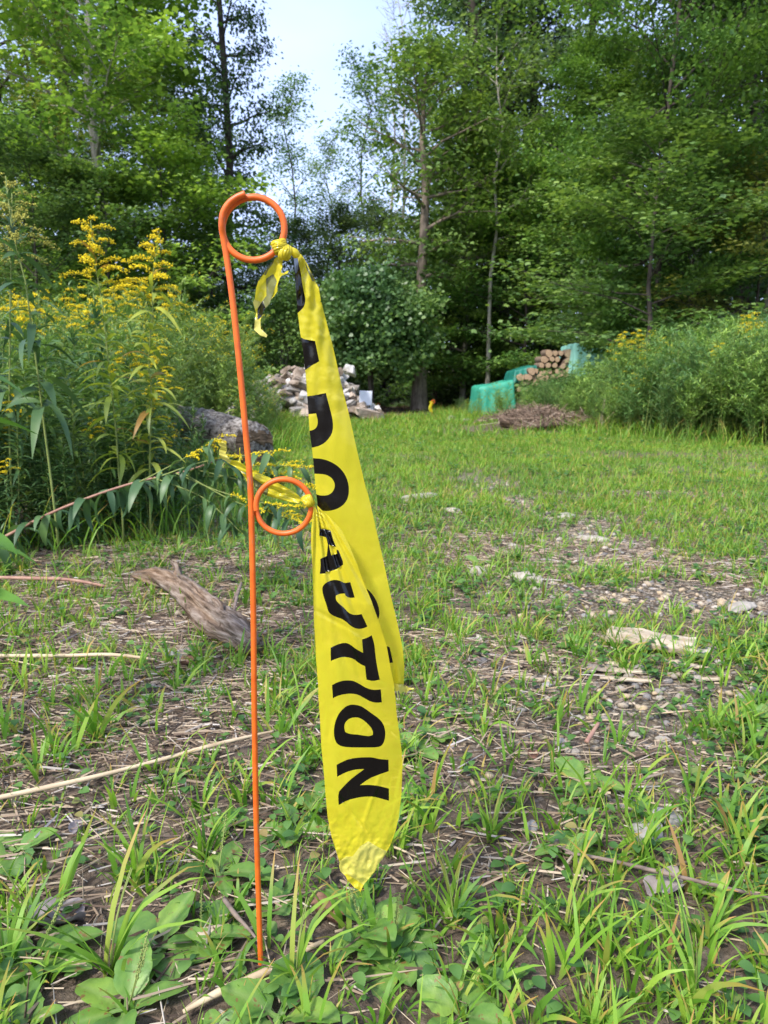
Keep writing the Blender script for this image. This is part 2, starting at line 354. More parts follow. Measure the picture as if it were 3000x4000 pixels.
tufts(g, 2, 10500, 1.4, 3.6, (4, 10), .022, .07, .0018, .0045, 4)
tufts(g, 3, 36000, 3.4, 8.2, (4, 8), .025, .070, .0025, .0055, 2, .60)
tufts(g, 4, 32000, 8, 19, (4, 7), .05, .13, .006, .012, 2, .60)
tag(g.build("grass", M['grass'], attr=True), "short yellow green grass covering the clearing and track", "grass", kind="stuff")
# taller grass fringe at the foot of the banks
g = MB(); rng = np.random.RandomState(21); N = 9000; y = 2.2 + 11 * rng.rand(N) ** .8; side = rng.rand(N) < .55
x = np.where(side, left_x(y) + rng.randn(N) * .16 + .02, np.clip(right_x(np.maximum(y, 6.7)), 0, 3.9) + rng.randn(N) * .25)
kp = side | (y > 6.6); x = x[kp]; y = y[kp]; N = len(x)
blades(g, rng, x, y, rng.rand(N) * 6.28, .10 + .22 * rng.rand(N), .004 + .004 * rng.rand(N), .05 + .4 * rng.rand(N), 4, .4 + .8 * rng.rand(N))
tag(g.build("long_grass", M['grass'], attr=True), "longer grass fringing the foot of the weed banks", "grass", kind="stuff")
# straw and dead stalk litter
m, t = new_mat("straw"); r = isl(t)
c = ramp(t, r, [(0, (.05, .035, .025)), (.3, (.13, .09, .065)), (.55, (.28, .21, .15)), (.85, (.46, .37, .26)), (1, (.42, .39, .37))])
finish(t, c, .8, spec=.2); M['straw'] = m
def straws(mb, rng, x, y, ln, wd, zoff=.012):
    N = len(x); az = rng.rand(N) * math.pi + rng.randn(N) * .2; az = np.where(rng.rand(N) < .5, rng.randn(N) * .45 + .1, az)
    z = hgt(x, y) + rng.rand(N) * zoff; d = np.stack([np.cos(az), np.sin(az), rng.randn(N) * .1], 1)
    tv = np.array([(-.5, -.5, 0), (.5, -.5, 0), (0, -.5, .8), (-.5, .1, 0.0), (.5, .1, 0), (0, .1, .8), (-.3, .5, 0), (.3, .5, 0), (0, .5, .5)], float)
    tf = [np.array([[0, 1, 4, 3], [1, 2, 5, 4], [2, 0, 3, 5], [3, 4, 7, 6], [4, 5, 8, 7], [5, 3, 6, 8]]), np.array([[0, 2, 1], [6, 7, 8]])]
    inst(mb, tv, tf, np.stack([x, y, z], 1), basis(d, np.array([0, 0, 1.])[None] + rv(rng, N, (.3, .3, .1))), np.stack([wd, ln, wd], 1))
g = MB(); rng = np.random.RandomState(5)
x, y = wedge(rng, 120000, .40, 3.2); li, gr = masks(x, y); kp = rng.rand(len(x)) < np.clip(li * .8, 0, 1) * np.clip(1.8 / y, .2, 1); x = x[kp]; y = y[kp]; N = len(x)
straws(g, rng, x, y, .012 + .07 * rng.rand(N) ** 2, .0012 + .0022 * rng.rand(N) ** 2)
x, y = wedge(rng, 50000, .40, 4.0); N = len(x); straws(g, rng, x, y, .008 + .04 * rng.rand(N) ** 2, .0008 + .0018 * rng.rand(N) ** 2, .008)
tag(g.build("straw_litter", M['straw'], smooth=False), "dry straw and broken stalks matted on the soil", "litter", kind="stuff")
# pebbles
m, t = new_mat("pebble"); r = isl(t)
c = ramp(t, r, [(0, (.12, .11, .105)), (.25, (.22, .205, .19)), (.5, (.34, .28, .20)), (.8, (.42, .32, .20)), (1, (.42, .39, .36))])
c = mixc(t, 1.0, c, ramp(t, noise(t, 400, 3), [(.3, (.75, .75, .75)), (.7, (1.2, 1.2, 1.2))]), 'MULTIPLY'); finish(t, c, .85, spec=.25); M['pebble'] = m
def ico(seed=0, sub=1, amp=.2, sc=(1, 1, .6)):
    import bmesh
    b = bmesh.new(); bmesh.ops.create_icosphere(b, subdivisions=sub, radius=1); V = np.array([v.co[:] for v in b.verts]); f = np.array([[v.index for v in q.verts] for q in b.faces]); b.free()
    for i, v in enumerate(V):
        q = mnoise.noise(Vector(v) * 1.3 + Vector((seed * 3.1, seed, 0))) * amp * 2 + mnoise.noise(Vector(v) * 3 + Vector((seed, 0, 5))) * amp * .7; V[i] = v * (1 + q)
    return V * np.array(sc), [f]
def scatter_stones(mb, rng, x, y, s, sub=1):
    N = len(x)
    for k in range(5):
        q = np.arange(N) % 5 == k; n_ = q.sum(); tv, tf = ico(k, sub, .22, (1, .8, .55)); az = rng.rand(n_) * 6.28
        inst(mb, tv, tf, np.stack([x[q], y[q], hgt(x[q], y[q]) + s[q] * .15], 1), basis(np.stack([np.cos(az), np.sin(az), np.zeros(n_)], 1), np.array([0, 0, 1.])[None] + rv(rng, n_, (.2, .2, 0))), s[q])
g = MB(); rng = np.random.RandomState(6)
x, y = wedge(rng, 110000, .42, 4.5); li, gr = masks(x, y); kp = rng.rand(len(x)) < np.clip(gr, 0, 1) ** 1.3 * .42 * np.where(y > 1.9, .6, 1) + .012; x = x[kp]; y = y[kp]
scatter_stones(g, rng, x, y, .0016 + .009 * rng.rand(len(x)) ** 3.2 * np.clip(y, 1, 1.8))
tag(g.build("gravel", M['pebble']), "small grey and tan gravel lying in the bare track", "gravel", kind="stuff")
# small broad leaved ground cover
g = MB(); rng = np.random.RandomState(8); TV, TF, TA = T_lance(5, .30, .25, .25, 3)
for (N, y0, y1, s0, s1, th) in ((12000, .42, 1.6, .006, .024, .9), (23000, 1.5, 4.5, .010, .030, .6), (5000, 4.5, 9, .03, .06, .4)):
    x, y = wedge(rng, N, y0, y1); pat = fbm(x + 9, y, 2.4, 3) > .52; kp = grass_keep(x, y, rng, th) & (pat | (rng.rand(N) < .25)); x = x[kp]; y = y[kp]; k = 4
    X = np.repeat(x, k); Y = np.repeat(y, k); N = len(X); az = rng.rand(N) * 6.28; s = s0 + (s1 - s0) * rng.rand(N)
    zz = hgt(X, Y) + .004 + rng.rand(N) * s * .9
    inst(g, TV, TF, np.stack([X, Y, zz], 1), basis(np.stack([np.cos(az), np.sin(az), .1 + .5 * rng.rand(N)], 1), np.array([0, 0, 1.])[None] + rv(rng, N, (.15, .15, 0))), s, att=TA)
m, t = new_mat("ground_cover_leaf"); c = ramp(t, isl(t), [(0, (.045, .12, .03)), (.5, (.085, .19, .04)), (.9, (.14, .26, .06)), (1, (.3, .22, .08))])
finish(t, c, .5, .3, spec=.4, tcol=mixc(t, 1.0, c, (1.4, 1.6, .7), 'MULTIPLY')); M['cover'] = m
tag(g.build("ground_cover", m), "low broad leaved ground cover among the grass", "ground cover", kind="stuff")

# ------------------------------------------------------------------ orange stake
YS = .652
def Zt(o, s): return lambda x, y: (o[0] + x * s, o[1] + y * s)
z3 = Zt((1000, 720), 300 / 1106); z4 = Zt((1150, 1150), 400 / 1041); z5 = Zt((1180, 1900), 440 / 1145)
z6 = Zt((1240, 2600), 400 / 962); z7 = Zt((820, 1650), 480 / 1659)
stake = empty("marker_stake", (P(1020, 3800, YS).x, YS, 0))
tag(stake, "orange coated wire stake with two coiled rings standing in the grass", "stake")
o0 = Vector(stake.location)
def spl(pts, n=8):
    out = []; p = [Vector(q) for q in pts]; p = [p[0] * 2 - p[1]] + p + [p[-1] * 2 - p[-2]]
    for i in range(1, len(p) - 2):
        for k in range(n):
            t = k / n; out.append(.5 * ((2 * p[i]) + (p[i + 1] - p[i - 1]) * t + (2 * p[i - 1] - 5 * p[i] + 4 * p[i + 1] - p[i + 2]) * t * t + (3 * p[i] - p[i - 1] - 3 * p[i + 1] + p[i + 2]) * t ** 3))
    out.append(p[-2]); return out
def wire(name, pts, r, parent):
    mb = MB(); pts = spl(pts, 8); v, f = tube([q - o0 for q in pts], [r] * len(pts), 14); mb.add(v, f)
    return mb.build(name, M['orange'], parent)
wire("shaft", [P(1021, 3830, YS), P(1013, 3600, YS), P(1001, 3200, YS), P(994, 2800, YS), P(990, 2400, YS), P(984, 2100, YS), P(978, 1900, YS),
               P(960, 1690, YS), P(938, 1450, YS), P(912, 1200, YS), P(888, 1020, YS), P(873, 930, YS - .001), P(866, 880, YS - .004), P(872, 832, YS - .005), P(893, 796, YS - .005), P(925, 771, YS - .005), P(958, 757, YS - .005)], .0028, stake)
def ringpts(cx, cy, rx, ry, a0, a1, n, dy):
    return [P(cx + rx * math.cos(a0 + (a1 - a0) * i / n), cy - ry * math.sin(a0 + (a1 - a0) * i / n), YS + dy(i / n)) for i in range(n + 1)]
wire("ring", ringpts(990, 893, 121, 123, R(185), R(185 + 82 - 360 - 82 + 5 + 0), 22, lambda t: 0) and
     ringpts(990, 893, 121, 123, R(103), R(103 + 360), 22, lambda t: .001), .0029, stake)
wire("ring", ringpts(1108, 1978, 108, 106, R(190), R(190 - 372), 22, lambda t: -.006 + .010 * t), .0026, stake)

# ------------------------------------------------------------------ caution tape
def inside(pt, poly):
    x, y = pt; c = False; j = len(poly) - 1
    for i in range(len(poly)):
        xi, yi = poly[i]; xj, yj = poly[j]
        if (yi > y) != (yj > y) and x < (xj - xi) * (y - yi) / (yj - yi) + xi: c = not c
        j = i
    return c
def smooth_poly(p, it=1):
    """rounds only shallow corners"""
    for _ in range(it):
        q = []; n = len(p)
        for i in range(n):
            a, b, c = Vector(p[i - 1]), Vector(p[i]), Vector(p[(i + 1) % n]); u = (b - a); v = (c - b)
            if u.length > 1e-6 and v.length > 1e-6 and u.angle(v) < R(50): q += [tuple(b - u * .25), tuple(b + v * .25)]
            else: q.append(tuple(b))
        p = q
    return p
def sheet(name, outline, regions, depth, parent, org, step=7, mats=None):
    """outline in photo px; regions [(polygon, holes, material index)]; depth(px, py) -> metres"""
    verts = []; edges = []
    def loop(p):
        b = len(verts); verts.extend(Vector(q) for q in p); edges.extend((b + i, b + (i + 1) % len(p)) for i in range(len(p)))
    ol = outline; loop(ol)
    for p, hs, mi in regions:
        loop(p)
        for hh in hs: loop(hh)
    xs = [q[0] for q in ol]; ys = [q[1] for q in ol]; yy = min(ys); k = 0
    while yy < max(ys):
        xx = min(xs) + (k % 2) * step / 2
        while xx < max(xs):
            if inside((xx, yy), ol): verts.append(Vector((xx, yy)))
            xx += step
        yy += step * .87; k += 1
    vo_, _, fo, *_ = delaunay_2d_cdt(verts, edges, [], 0, .05)
    V = []; 
    for v in vo_:
        p = P(v.x, v.y, depth(v.x, v.y)); V.append(p - org)
    mb = MB(); V = np.array([tuple(q) for q in V]); groups = {}
    for f in fo:
        c = sum((vo_[i] for i in f), Vector((0, 0))) / len(f); c = (c.x, c.y)
        if not inside(c, ol): continue
        mi = 0
        for p, hs, mm in regions:
            if inside(c, p) and not any(inside(c, hh) for hh in hs): mi = mm
        groups.setdefault(mi, []).append(list(f)[::-1])
    first = True
    for mi, fs in groups.items():
        if first: mb.add(V, np.array(fs), mi); first = False
        else: mb.f.append((np.array(fs), mi))
    return mb.build(name, mats, parent)
FM = [M['film'], M['print'], M['olive'], M['film_pale']]
def nz3(x, y, z=0): return mnoise.noise(Vector((x, y, z)))
# --- the strip tied to the upper ring
tapeA = empty("caution_tape", P(1103, 985, YS)); oA = Vector(tapeA.location)
tag(tapeA, "long yellow caution tape tied to the upper ring, hanging behind the other strip", "caution tape", "strips of caution tape tied to the stake")
Lf = [z3(540, 1030), z3(552, 1150), z3(560, 1250), z3(570, 1500), z3(590, 1700), z3(600, 1860), z3(622, 2020), z4(50, 330), z4(65, 435), z4(80, 520), z4(110, 770), z4(130, 1030), z4(143, 1218),
      z4(155, 1400), z4(180, 1580), z4(190, 1670), z4(205, 1850), z4(222, 2030), z4(240, 2165), z5(185, 330), z5(230, 600), z5(330, 1100), z5(500, 1600), z5(700, 1900), z5(880, 2010)]
Rt = [z5(935, 2030), z5(950, 2085), z5(985, 2075), z5(1000, 2110), z5(1030, 2085), z5(1060, 2100), z5(1090, 2070), z5(1135, 2065), z5(1140, 2050), z5(1085, 2045), z5(1050, 2020), z5(1032, 2035), z5(1035, 1960), z5(1041, 1850),
      z5(1032, 1740), z5(1020, 1630), z5(965, 1370), z5(900, 1100), z5(810, 680), z5(700, 200), z5(650, 0), z4(740, 2030), z4(640, 1600), z4(560, 1240), z4(490, 960), z4(385, 500), z4(300, 180), z4(275, 80),
      z3(925, 1690), z3(935, 1675), z3(920, 1590), z3(905, 1490), z3(860, 1410), z3(800, 1280), z3(740, 1150), z3(700, 1080), z3(650, 1010), z3(570, 950), z3(500, 925), z3(480, 960), z3(505, 1010)]
outA = Lf + Rt
B1 = [z3(575, 1035), z3(597, 1060), z3(625, 1180), z3(650, 1300), z3(660, 1400), z3(690, 1550), z3(712, 1640), z3(708, 1700), z3(690, 1760), z3(660, 1800), z3(602, 1850), z3(500, 1800), z3(480, 1100)]
B2 = [z4(40, 425), z4(66, 437), z4(100, 455), z4(210, 475), z4(252, 680), z4(180, 720), z4(110, 770), z4(20, 810)]
B3 = [z4(60, 1050), z4(130, 1035), z4(210, 1025), z4(320, 1002), z4(345, 1100), z4(385, 1250), z4(395, 1340), z4(382, 1420), z4(330, 1490), z4(270, 1535), z4(180, 1560), z4(100, 1560),
      z4(110, 1390), z4(160, 1386), z4(200, 1375), z4(230, 1345), z4(240, 1290), z4(220, 1210), z4(140, 1218), z4(80, 1222)]
B4 = [z4(120, 1660), z4(190, 1665), z4(280, 1670), z4(370, 1700), z4(450, 1750), z4(510, 1820), z4(545, 1900), z4(557, 1990), z4(545, 2070), z4(510, 2130), z4(450, 2175), z4(370, 2200), z4(310, 2203),
      z4(270, 2195), z4(235, 2160), z4(180, 2100), z4(160, 2010), z4(220, 2030), z4(260, 2045), z4(330, 2045), z4(380, 2020), z4(410, 1970), z4(410, 1920), z4(385, 1870), z4(330, 1835), z4(270, 1825), z4(140, 1822)]
B5 = [z5(430, 985), z5(500, 985), z5(570, 995), z5(645, 1030), z5(700, 1075), z5(745, 1140), z5(775, 1210), z5(788, 1280), z5(784, 1325), z5(768, 1358), z5(720, 1385), z5(640, 1400), z5(600, 1300), z5(650, 1260), z5(655, 1200), z5(610, 1150), z5(540, 1120), z5(470, 1110)]
B6 = [z5(700, 1615), z5(865, 1625), z5(890, 1635), z5(925, 1790), z5(895, 1795), z5(720, 1780)]
TE = [z5(925, 2000), z5(1045, 2012), z5(1160, 2040), z5(1160, 2120), z5(925, 2120)]
fan = [z3(700, 1110), z3(745, 1190), z3(800, 1290), z3(845, 1400), z3(810, 1395), z3(760, 1290), z3(715, 1190)]
regA = [(smooth_poly(B1), [], 1), (B2, [], 1), (smooth_poly(B3), [], 1), (smooth_poly(smooth_poly(B4)), [], 1), (smooth_poly(B5), [], 1), (B6, [], 1), (TE, [], 3), (fan, [], 2)]
def depA(px, py):
    t = (py - 980) / 1650; kx = 1215 + t * 140; u_ = (px - kx) / (30 + 150 * max(0, t))
    k = math.exp(-max(0, py - 1010) / 220)
    y = YS + .003 + .010 * min(1, max(0, t) * 3) + .004 * u_ * u_
    y += .004 * k * math.sin(px * .13 + py * .01) + .0014 * math.sin(math.atan2(px - 1130, py - 850) * 46) * math.exp(-max(0, py - 1300) / 300)
    y += .0030 * k * nz3(px * .03, py * .02) + .0012 * nz3(px * .008, py * .006, 3)
    if py > 1150 and py < 1330: y += .0012 * nz3(px * .05, py * .04, 9)
    if py > 2560: y += (py - 2560) / 120 * .004 * math.sin(px * .12)
    return y
sheet("strip", outA, regA, depA, tapeA, oA, 9, FM)
# tail below the upper knot
tl = [z3(300, 1050), z3(385, 1100), z3(380, 1180), z3(362, 1270), z3(400, 1280), z3(450, 1245), z3(472, 1250), z3(450, 1290), z3(375, 1315), z3(350, 1340), z3(325, 1400), z3(310, 1450), z3(308, 1540), z3(262, 1610), z3(215, 1660), z3(195, 1720), z3(130, 1790), z3(100, 1850), z3(65, 1950),
      z3(70, 2080), z3(165, 2170), z3(150, 2205), z3(60, 2175), z3(-10, 2110), z3(-30, 2090), z3(-15, 1950), z3(0, 1850), z3(-45, 1700), z3(-15, 1640), z3(0, 1500), z3(30, 1400), z3(110, 1290), z3(190, 1170), z3(260, 1080)]
ov1 = [z3(145, 1360), z3(250, 1290), z3(300, 1390), z3(270, 1500), z3(215, 1660), z3(195, 1720), z3(130, 1790), z3(80, 1700), z3(150, 1600), z3(150, 1480)]
ov2 = [z3(110, 1300), z3(190, 1170), z3(265, 1075), z3(250, 1130), z3(180, 1230), z3(140, 1310)]
ov3 = [z3(90, 1680), z3(140, 1780), z3(90, 1900), z3(20, 1960), z3(20, 1800), z3(40, 1760)]
ov4 = [z3(60, 1960), z3(70, 2080), z3(200, 2170), z3(150, 2300), z3(-60, 2110), z3(-30, 1940)]
ov5 = [z3(-60, 1640), z3(80, 1700), z3(30, 1780), z3(-20, 1800)]
def depT(px, py): return YS + .002 + .006 * math.sin((px + .35 * py) * .045) * min(1, (py - 1000) / 80 + .1) + .003 * nz3(px * .04, py * .03)
sheet("tail", tl, [(ov1, [], 2), (ov2, [], 2), (ov3, [], 1), (ov4, [], 3), (ov5, [], 3)], depT, tapeA, oA, 5, FM)
def knot(parent, org, c, r, ax, seed, name="knot"):
    """lumpy wrap of twisted film round the wire: three overlapping wound bands"""
    mb = MB(); rng = random.Random(seed); ax = Vector(ax).normalized()
    for k in range(4):
        a2 = (ax + Vector((rng.uniform(-.5, .5), rng.uniform(-.3, .3), rng.uniform(-.5, .5)))).normalized(); u_ = a2.orthogonal().normalized(); b_ = a2.cross(u_)
        nu, nv = 48, 48; V = np.zeros((nu * nv, 3)); off = a2 * rng.uniform(-.35, .35) * r
        for i in range(nu):
            for j in range(nv):
                p = 2 * math.pi * i / nu; q = 2 * math.pi * j / nv; R1 = r * (.62 + .10 * math.sin(p * 2 + k)); R2 = r * (.34 + .09 * math.sin(p + k * 2))
                rr = R1 + R2 * math.cos(q) * (.62 + .34 * abs(math.sin(q * 4.5 + .5 * math.sin(p + k))) ** .6); h_ = R2 * math.sin(q) * 1.35 * (.8 + .3 * abs(math.sin(q * 4.5 + .5 * math.sin(p + k))) ** .6)
                V[i * nv + j] = u_ * math.cos(p) * rr + b_ * math.sin(p) * rr + a2 * h_ + off + (Vector(c) - org)
        f = [[i * nv + j, ((i + 1) % nu) * nv + j, ((i + 1) % nu) * nv + (j + 1) % nv, i * nv + (j + 1) % nv] for i in range(nu) for j in range(nv)]
        mb.add(V, np.array(f), 0)
    return mb.build(name, FM, parent)
knot(tapeA, oA, P(*z3(350, 890), YS - .002), .0070, (-.4, 0, .9), 2)
knot(tapeA, oA, P(*z3(410, 990), YS - .002), .0068, (.8, .1, -.3), 5)
mb = MB(); v, f = tube(spl([P(*z3(440, 960), YS), P(*z3(490, 955), YS), P(*z3(560, 985), YS - .001), P(*z3(590, 1040), YS + .001)], 5), [.0035] * 15 + [.003], 8); v = v - np.array(oA); mb.add(v, f, 0); mb.build("twist", FM, tapeA)
# --- the strip tied to the lower ring
tapeB = empty("caution_tape", P(1205, 1955, YS)); oB = Vector(tapeB.location)
tag(tapeB, "front strip of yellow caution tape tied to the lower ring, ending in a crumpled tip", "caution tape", "strips of caution tape tied to the stake")
outB = [z5(112, 200), z5(105, 300), z5(93, 430), z5(90, 560), z5(105, 800), z5(110, 1000), z5(120, 1350), z5(140, 1750), z5(165, 2050), z6(8, 300), z6(20, 450), z6(35, 750), z6(60, 1000), z6(75, 1200), z6(95, 1420), z6(130, 1600), z6(190, 1790), z6(208, 1850), z6(203, 1885), z6(218, 1935),
        z6(262, 1975), z6(280, 2015), z6(310, 2045), z6(345, 2085), z6(380, 2100), z6(405, 2130), z6(420, 2090), z6(440, 2050), z6(480, 2005), z6(540, 1935), z6(580, 1855), z6(640, 1775), z6(695, 1665), z6(735, 1550), z6(765, 1420), z6(790, 1200), z6(800, 950), z6(793, 820), z6(770, 640), z6(745, 450), z6(728, 240),
        z5(945, 2150), z5(935, 2010), z5(900, 1850), z5(860, 1620), z5(790, 1400), z5(700, 1150), z5(620, 960), z5(560, 790), z5(480, 600), z5(400, 440), z5(280, 310), z5(200, 240), z5(150, 190), z5(168, 285), z5(130, 195)]
LA1 = [z5(181, 360), z5(190, 432), z5(250, 438), z5(290, 450), z5(315, 540), z5(345, 615), z5(285, 597), z5(272, 592), z5(282, 640), z5(297, 700), z5(355, 685), z5(350, 640), z5(372, 652), z5(415, 760), z5(417, 795), z5(370, 830), z5(300, 858), z5(240, 868), z5(240, 885), z5(180, 890), z5(188, 800), z5(185, 740), z5(205, 725), z5(250, 708), z5(257, 650), z5(262, 590), z5(245, 520), z5(215, 510), z5(175, 500), z5(178, 430)]
LU = [z5(210, 1010), z5(255, 970), z5(320, 948), z5(380, 955), z5(430, 985), z5(490, 972), z5(535, 1130), z5(480, 1135), z5(440, 1112), z5(435, 1088), z5(380, 1092), z5(345, 1110), z5(340, 1140), z5(360, 1180), z5(430, 1235), z5(470, 1285), z5(530, 1310), z5(605, 1298), z5(665, 1425), z5(620, 1445), z5(570, 1450), z5(520, 1435), z5(480, 1405), z5(440, 1370), z5(400, 1345), z5(350, 1330), z5(290, 1300), z5(265, 1270), z5(250, 1210), z5(215, 1110), z5(204, 1050)]
LT = [z5(610, 1555), z5(670, 1535), z5(708, 1512), z5(735, 1600), z5(745, 1700), z5(755, 1790), z5(790, 1965), z5(720, 1980), z5(655, 1965), z5(640, 1828), z5(580, 1800), z5(530, 1755), z5(460, 1735), z5(400, 1735), z5(340, 1755), z5(292, 1775), z5(290, 1640), z5(360, 1605), z5(430, 1588), z5(480, 1600), z5(550, 1655), z5(620, 1692)]
LI = [z6(137, 183), z6(200, 150), z6(270, 137), z6(340, 142), z6(400, 175), z6(460, 212), z6(530, 230), z6(595, 223), z6(605, 345), z6(560, 350), z6(500, 340), z6(440, 305), z6(380, 272), z6(310, 262), z6(230, 272), z6(180, 288), z6(145, 308)]
LO = [z6(330, 365), z6(400, 375), z6(450, 405), z6(510, 450), z6(570, 490), z6(620, 545), z6(640, 620), z6(635, 690), z6(615, 740), z6(580, 768), z6(430, 770), z6(260, 768), z6(190, 745), z6(160, 690), z6(153, 610), z6(165, 530), z6(200, 450), z6(250, 395), z6(290, 372)]
LOi = [z6(350, 485), z6(400, 492), z6(450, 525), z6(500, 575), z6(522, 620), z6(520, 650), z6(490, 663), z6(450, 660), z6(380, 648), z6(300, 642), z6(262, 625), z6(250, 580), z6(262, 530), z6(300, 497)]
LN = [z6(180, 932), z6(230, 905), z6(300, 875), z6(400, 862), z6(510, 860), z6(580, 878), z6(667, 884), z6(670, 992), z6(560, 1030), z6(480, 1065), z6(400, 1123), z6(480, 1120), z6(560, 1127), z6(672, 1155), z6(672, 1270), z6(600, 1250), z6(530, 1230), z6(450, 1230), z6(370, 1242), z6(280, 1265), z6(200, 1310), z6(193, 1195), z6(240, 1140), z6(320, 1060), z6(440, 972), z6(360, 975), z6(270, 1000), z6(185, 1045)]
tipz = [z6(150, 1845), z6(210, 1835), z6(260, 1800), z6(330, 1790), z6(400, 1700), z6(480, 1650), z6(560, 1700), z6(640, 1740), z6(720, 1750), z6(600, 1960), z6(450, 2075), z6(360, 2010), z6(280, 1960), z6(150, 1950)]
s2 = lambda p: smooth_poly(smooth_poly(p))
regB = [(LA1, [], 1), (s2(LU), [], 1), (smooth_poly(LT), [], 1), (s2(LI), [], 1), (s2(LO), [s2(LOi)], 1), (smooth_poly(LN), [], 1), (tipz, [], 3)]
def depB(px, py):
    a = math.atan2(px - 1228, py - 1930); k = math.exp(-max(0, py - 2020) / 300); b = min(1, max(0, (py - 1960) / 400))
    cx = 1290 + (py - 2000) * .085; hw = 40 + 120 * b; u_ = (px - cx) / hw
    y = YS - .004 - .006 * b + .007 * u_ * u_ * b
    y += (.0022 * math.sin(a * 42) + .0014 * math.sin(a * 77 + 1)) * k * min(1, (py - 1960) / 60)
    k2 = math.exp(-((py - 2500) / 260.) ** 2)                     # long diagonal folds beside the middle letters
    for (cx0, cy0, an, wd_, am) in ((1330, 2330, 1.15, 16, .0016), (1370, 2480, 1.2, 20, -.0018), (1300, 2420, .5, 14, .0012), (1400, 2620, 1.3, 18, .0012), (1350, 3080, 1.4, 14, .001), (1450, 3130, 1.9, 12, -.0012), (1395, 3200, .9, 10, .0016)):
        d_ = (px - cx0) * math.sin(an) - (py - cy0) * math.cos(an); l_ = (px - cx0) * math.cos(an) + (py - cy0) * math.sin(an); y += am * max(0, 1 - abs(d_) / wd_) * math.exp(-(l_ / 110) ** 2)
    y += .0016 * k2 * math.sin((px * .9 - py * .42) * .055) + .0010 * nz3(px * .010, py * .007, 5)
    q = min(1, max(0, (py - 3150) / 220.))                          # crumpled, bleached tip
    y += q * (.0040 * abs(nz3(px * .016, py * .010, 2)) + .0034 * abs(nz3(px * .034 + py * .01, py * .028, 7)) + .0018 * abs(nz3(px * .07, py * .06, 4))) - q * .0012 * abs(math.sin(px * .04 + py * .01))
    return y
sheet("strip", outB, regB, depB, tapeB, oB, 5.5, FM)
tl2 = [z7(1240, 1050), z7(1200, 1092), z7(1050, 1070), z7(770, 990), z7(690, 945), z7(600, 868), z7(520, 835), z7(470, 740), z7(400, 645), z7(340, 600), z7(270, 560), z7(180, 500), z7(125, 440), z7(122, 370), z7(150, 335), z7(108, 290), z7(140, 275), z7(170, 248), z7(220, 290), z7(232, 370), z7(213, 420), z7(270, 500), z7(330, 512),
       z7(392, 520), z7(400, 440), z7(395, 350), z7(412, 330), z7(410, 420), z7(420, 548), z7(520, 600), z7(600, 650), z7(700, 700), z7(810, 745), z7(900, 810), z7(1000, 860), z7(1100, 912), z7(1200, 985)]
oo1 = [z7(400, 645), z7(520, 690), z7(600, 760), z7(700, 830), z7(790, 880), z7(770, 990), z7(690, 945), z7(590, 868), z7(590, 800), z7(500, 720)]
oo2 = [z7(100, 230), z7(240, 280), z7(240, 370), z7(300, 500), z7(260, 560), z7(120, 450)]
def depT2(px, py):
    d = (px - 850) * .35 + (py - 1800) * -.94
    return YS + .009 - .008 * max(0, (px - 1100) / 80.) * (px > 1100) + .0022 * math.sin(d * .16) + .0014 * math.sin(d * .37 + px * .01) + .002 * nz3(px * .03, py * .03)
sheet("tail", tl2, [(oo1, [], 2), (oo2, [], 3)], depT2, tapeB, oB, 5, FM)
knot(tapeB, oB, P(*z7(1335, 1060), YS - .002), .0060, (.5, 0, .55), 9)
knot(tapeB, oB, P(*z7(1318, 1035), YS - .001), .0052, (-.2, .2, .9), 4)

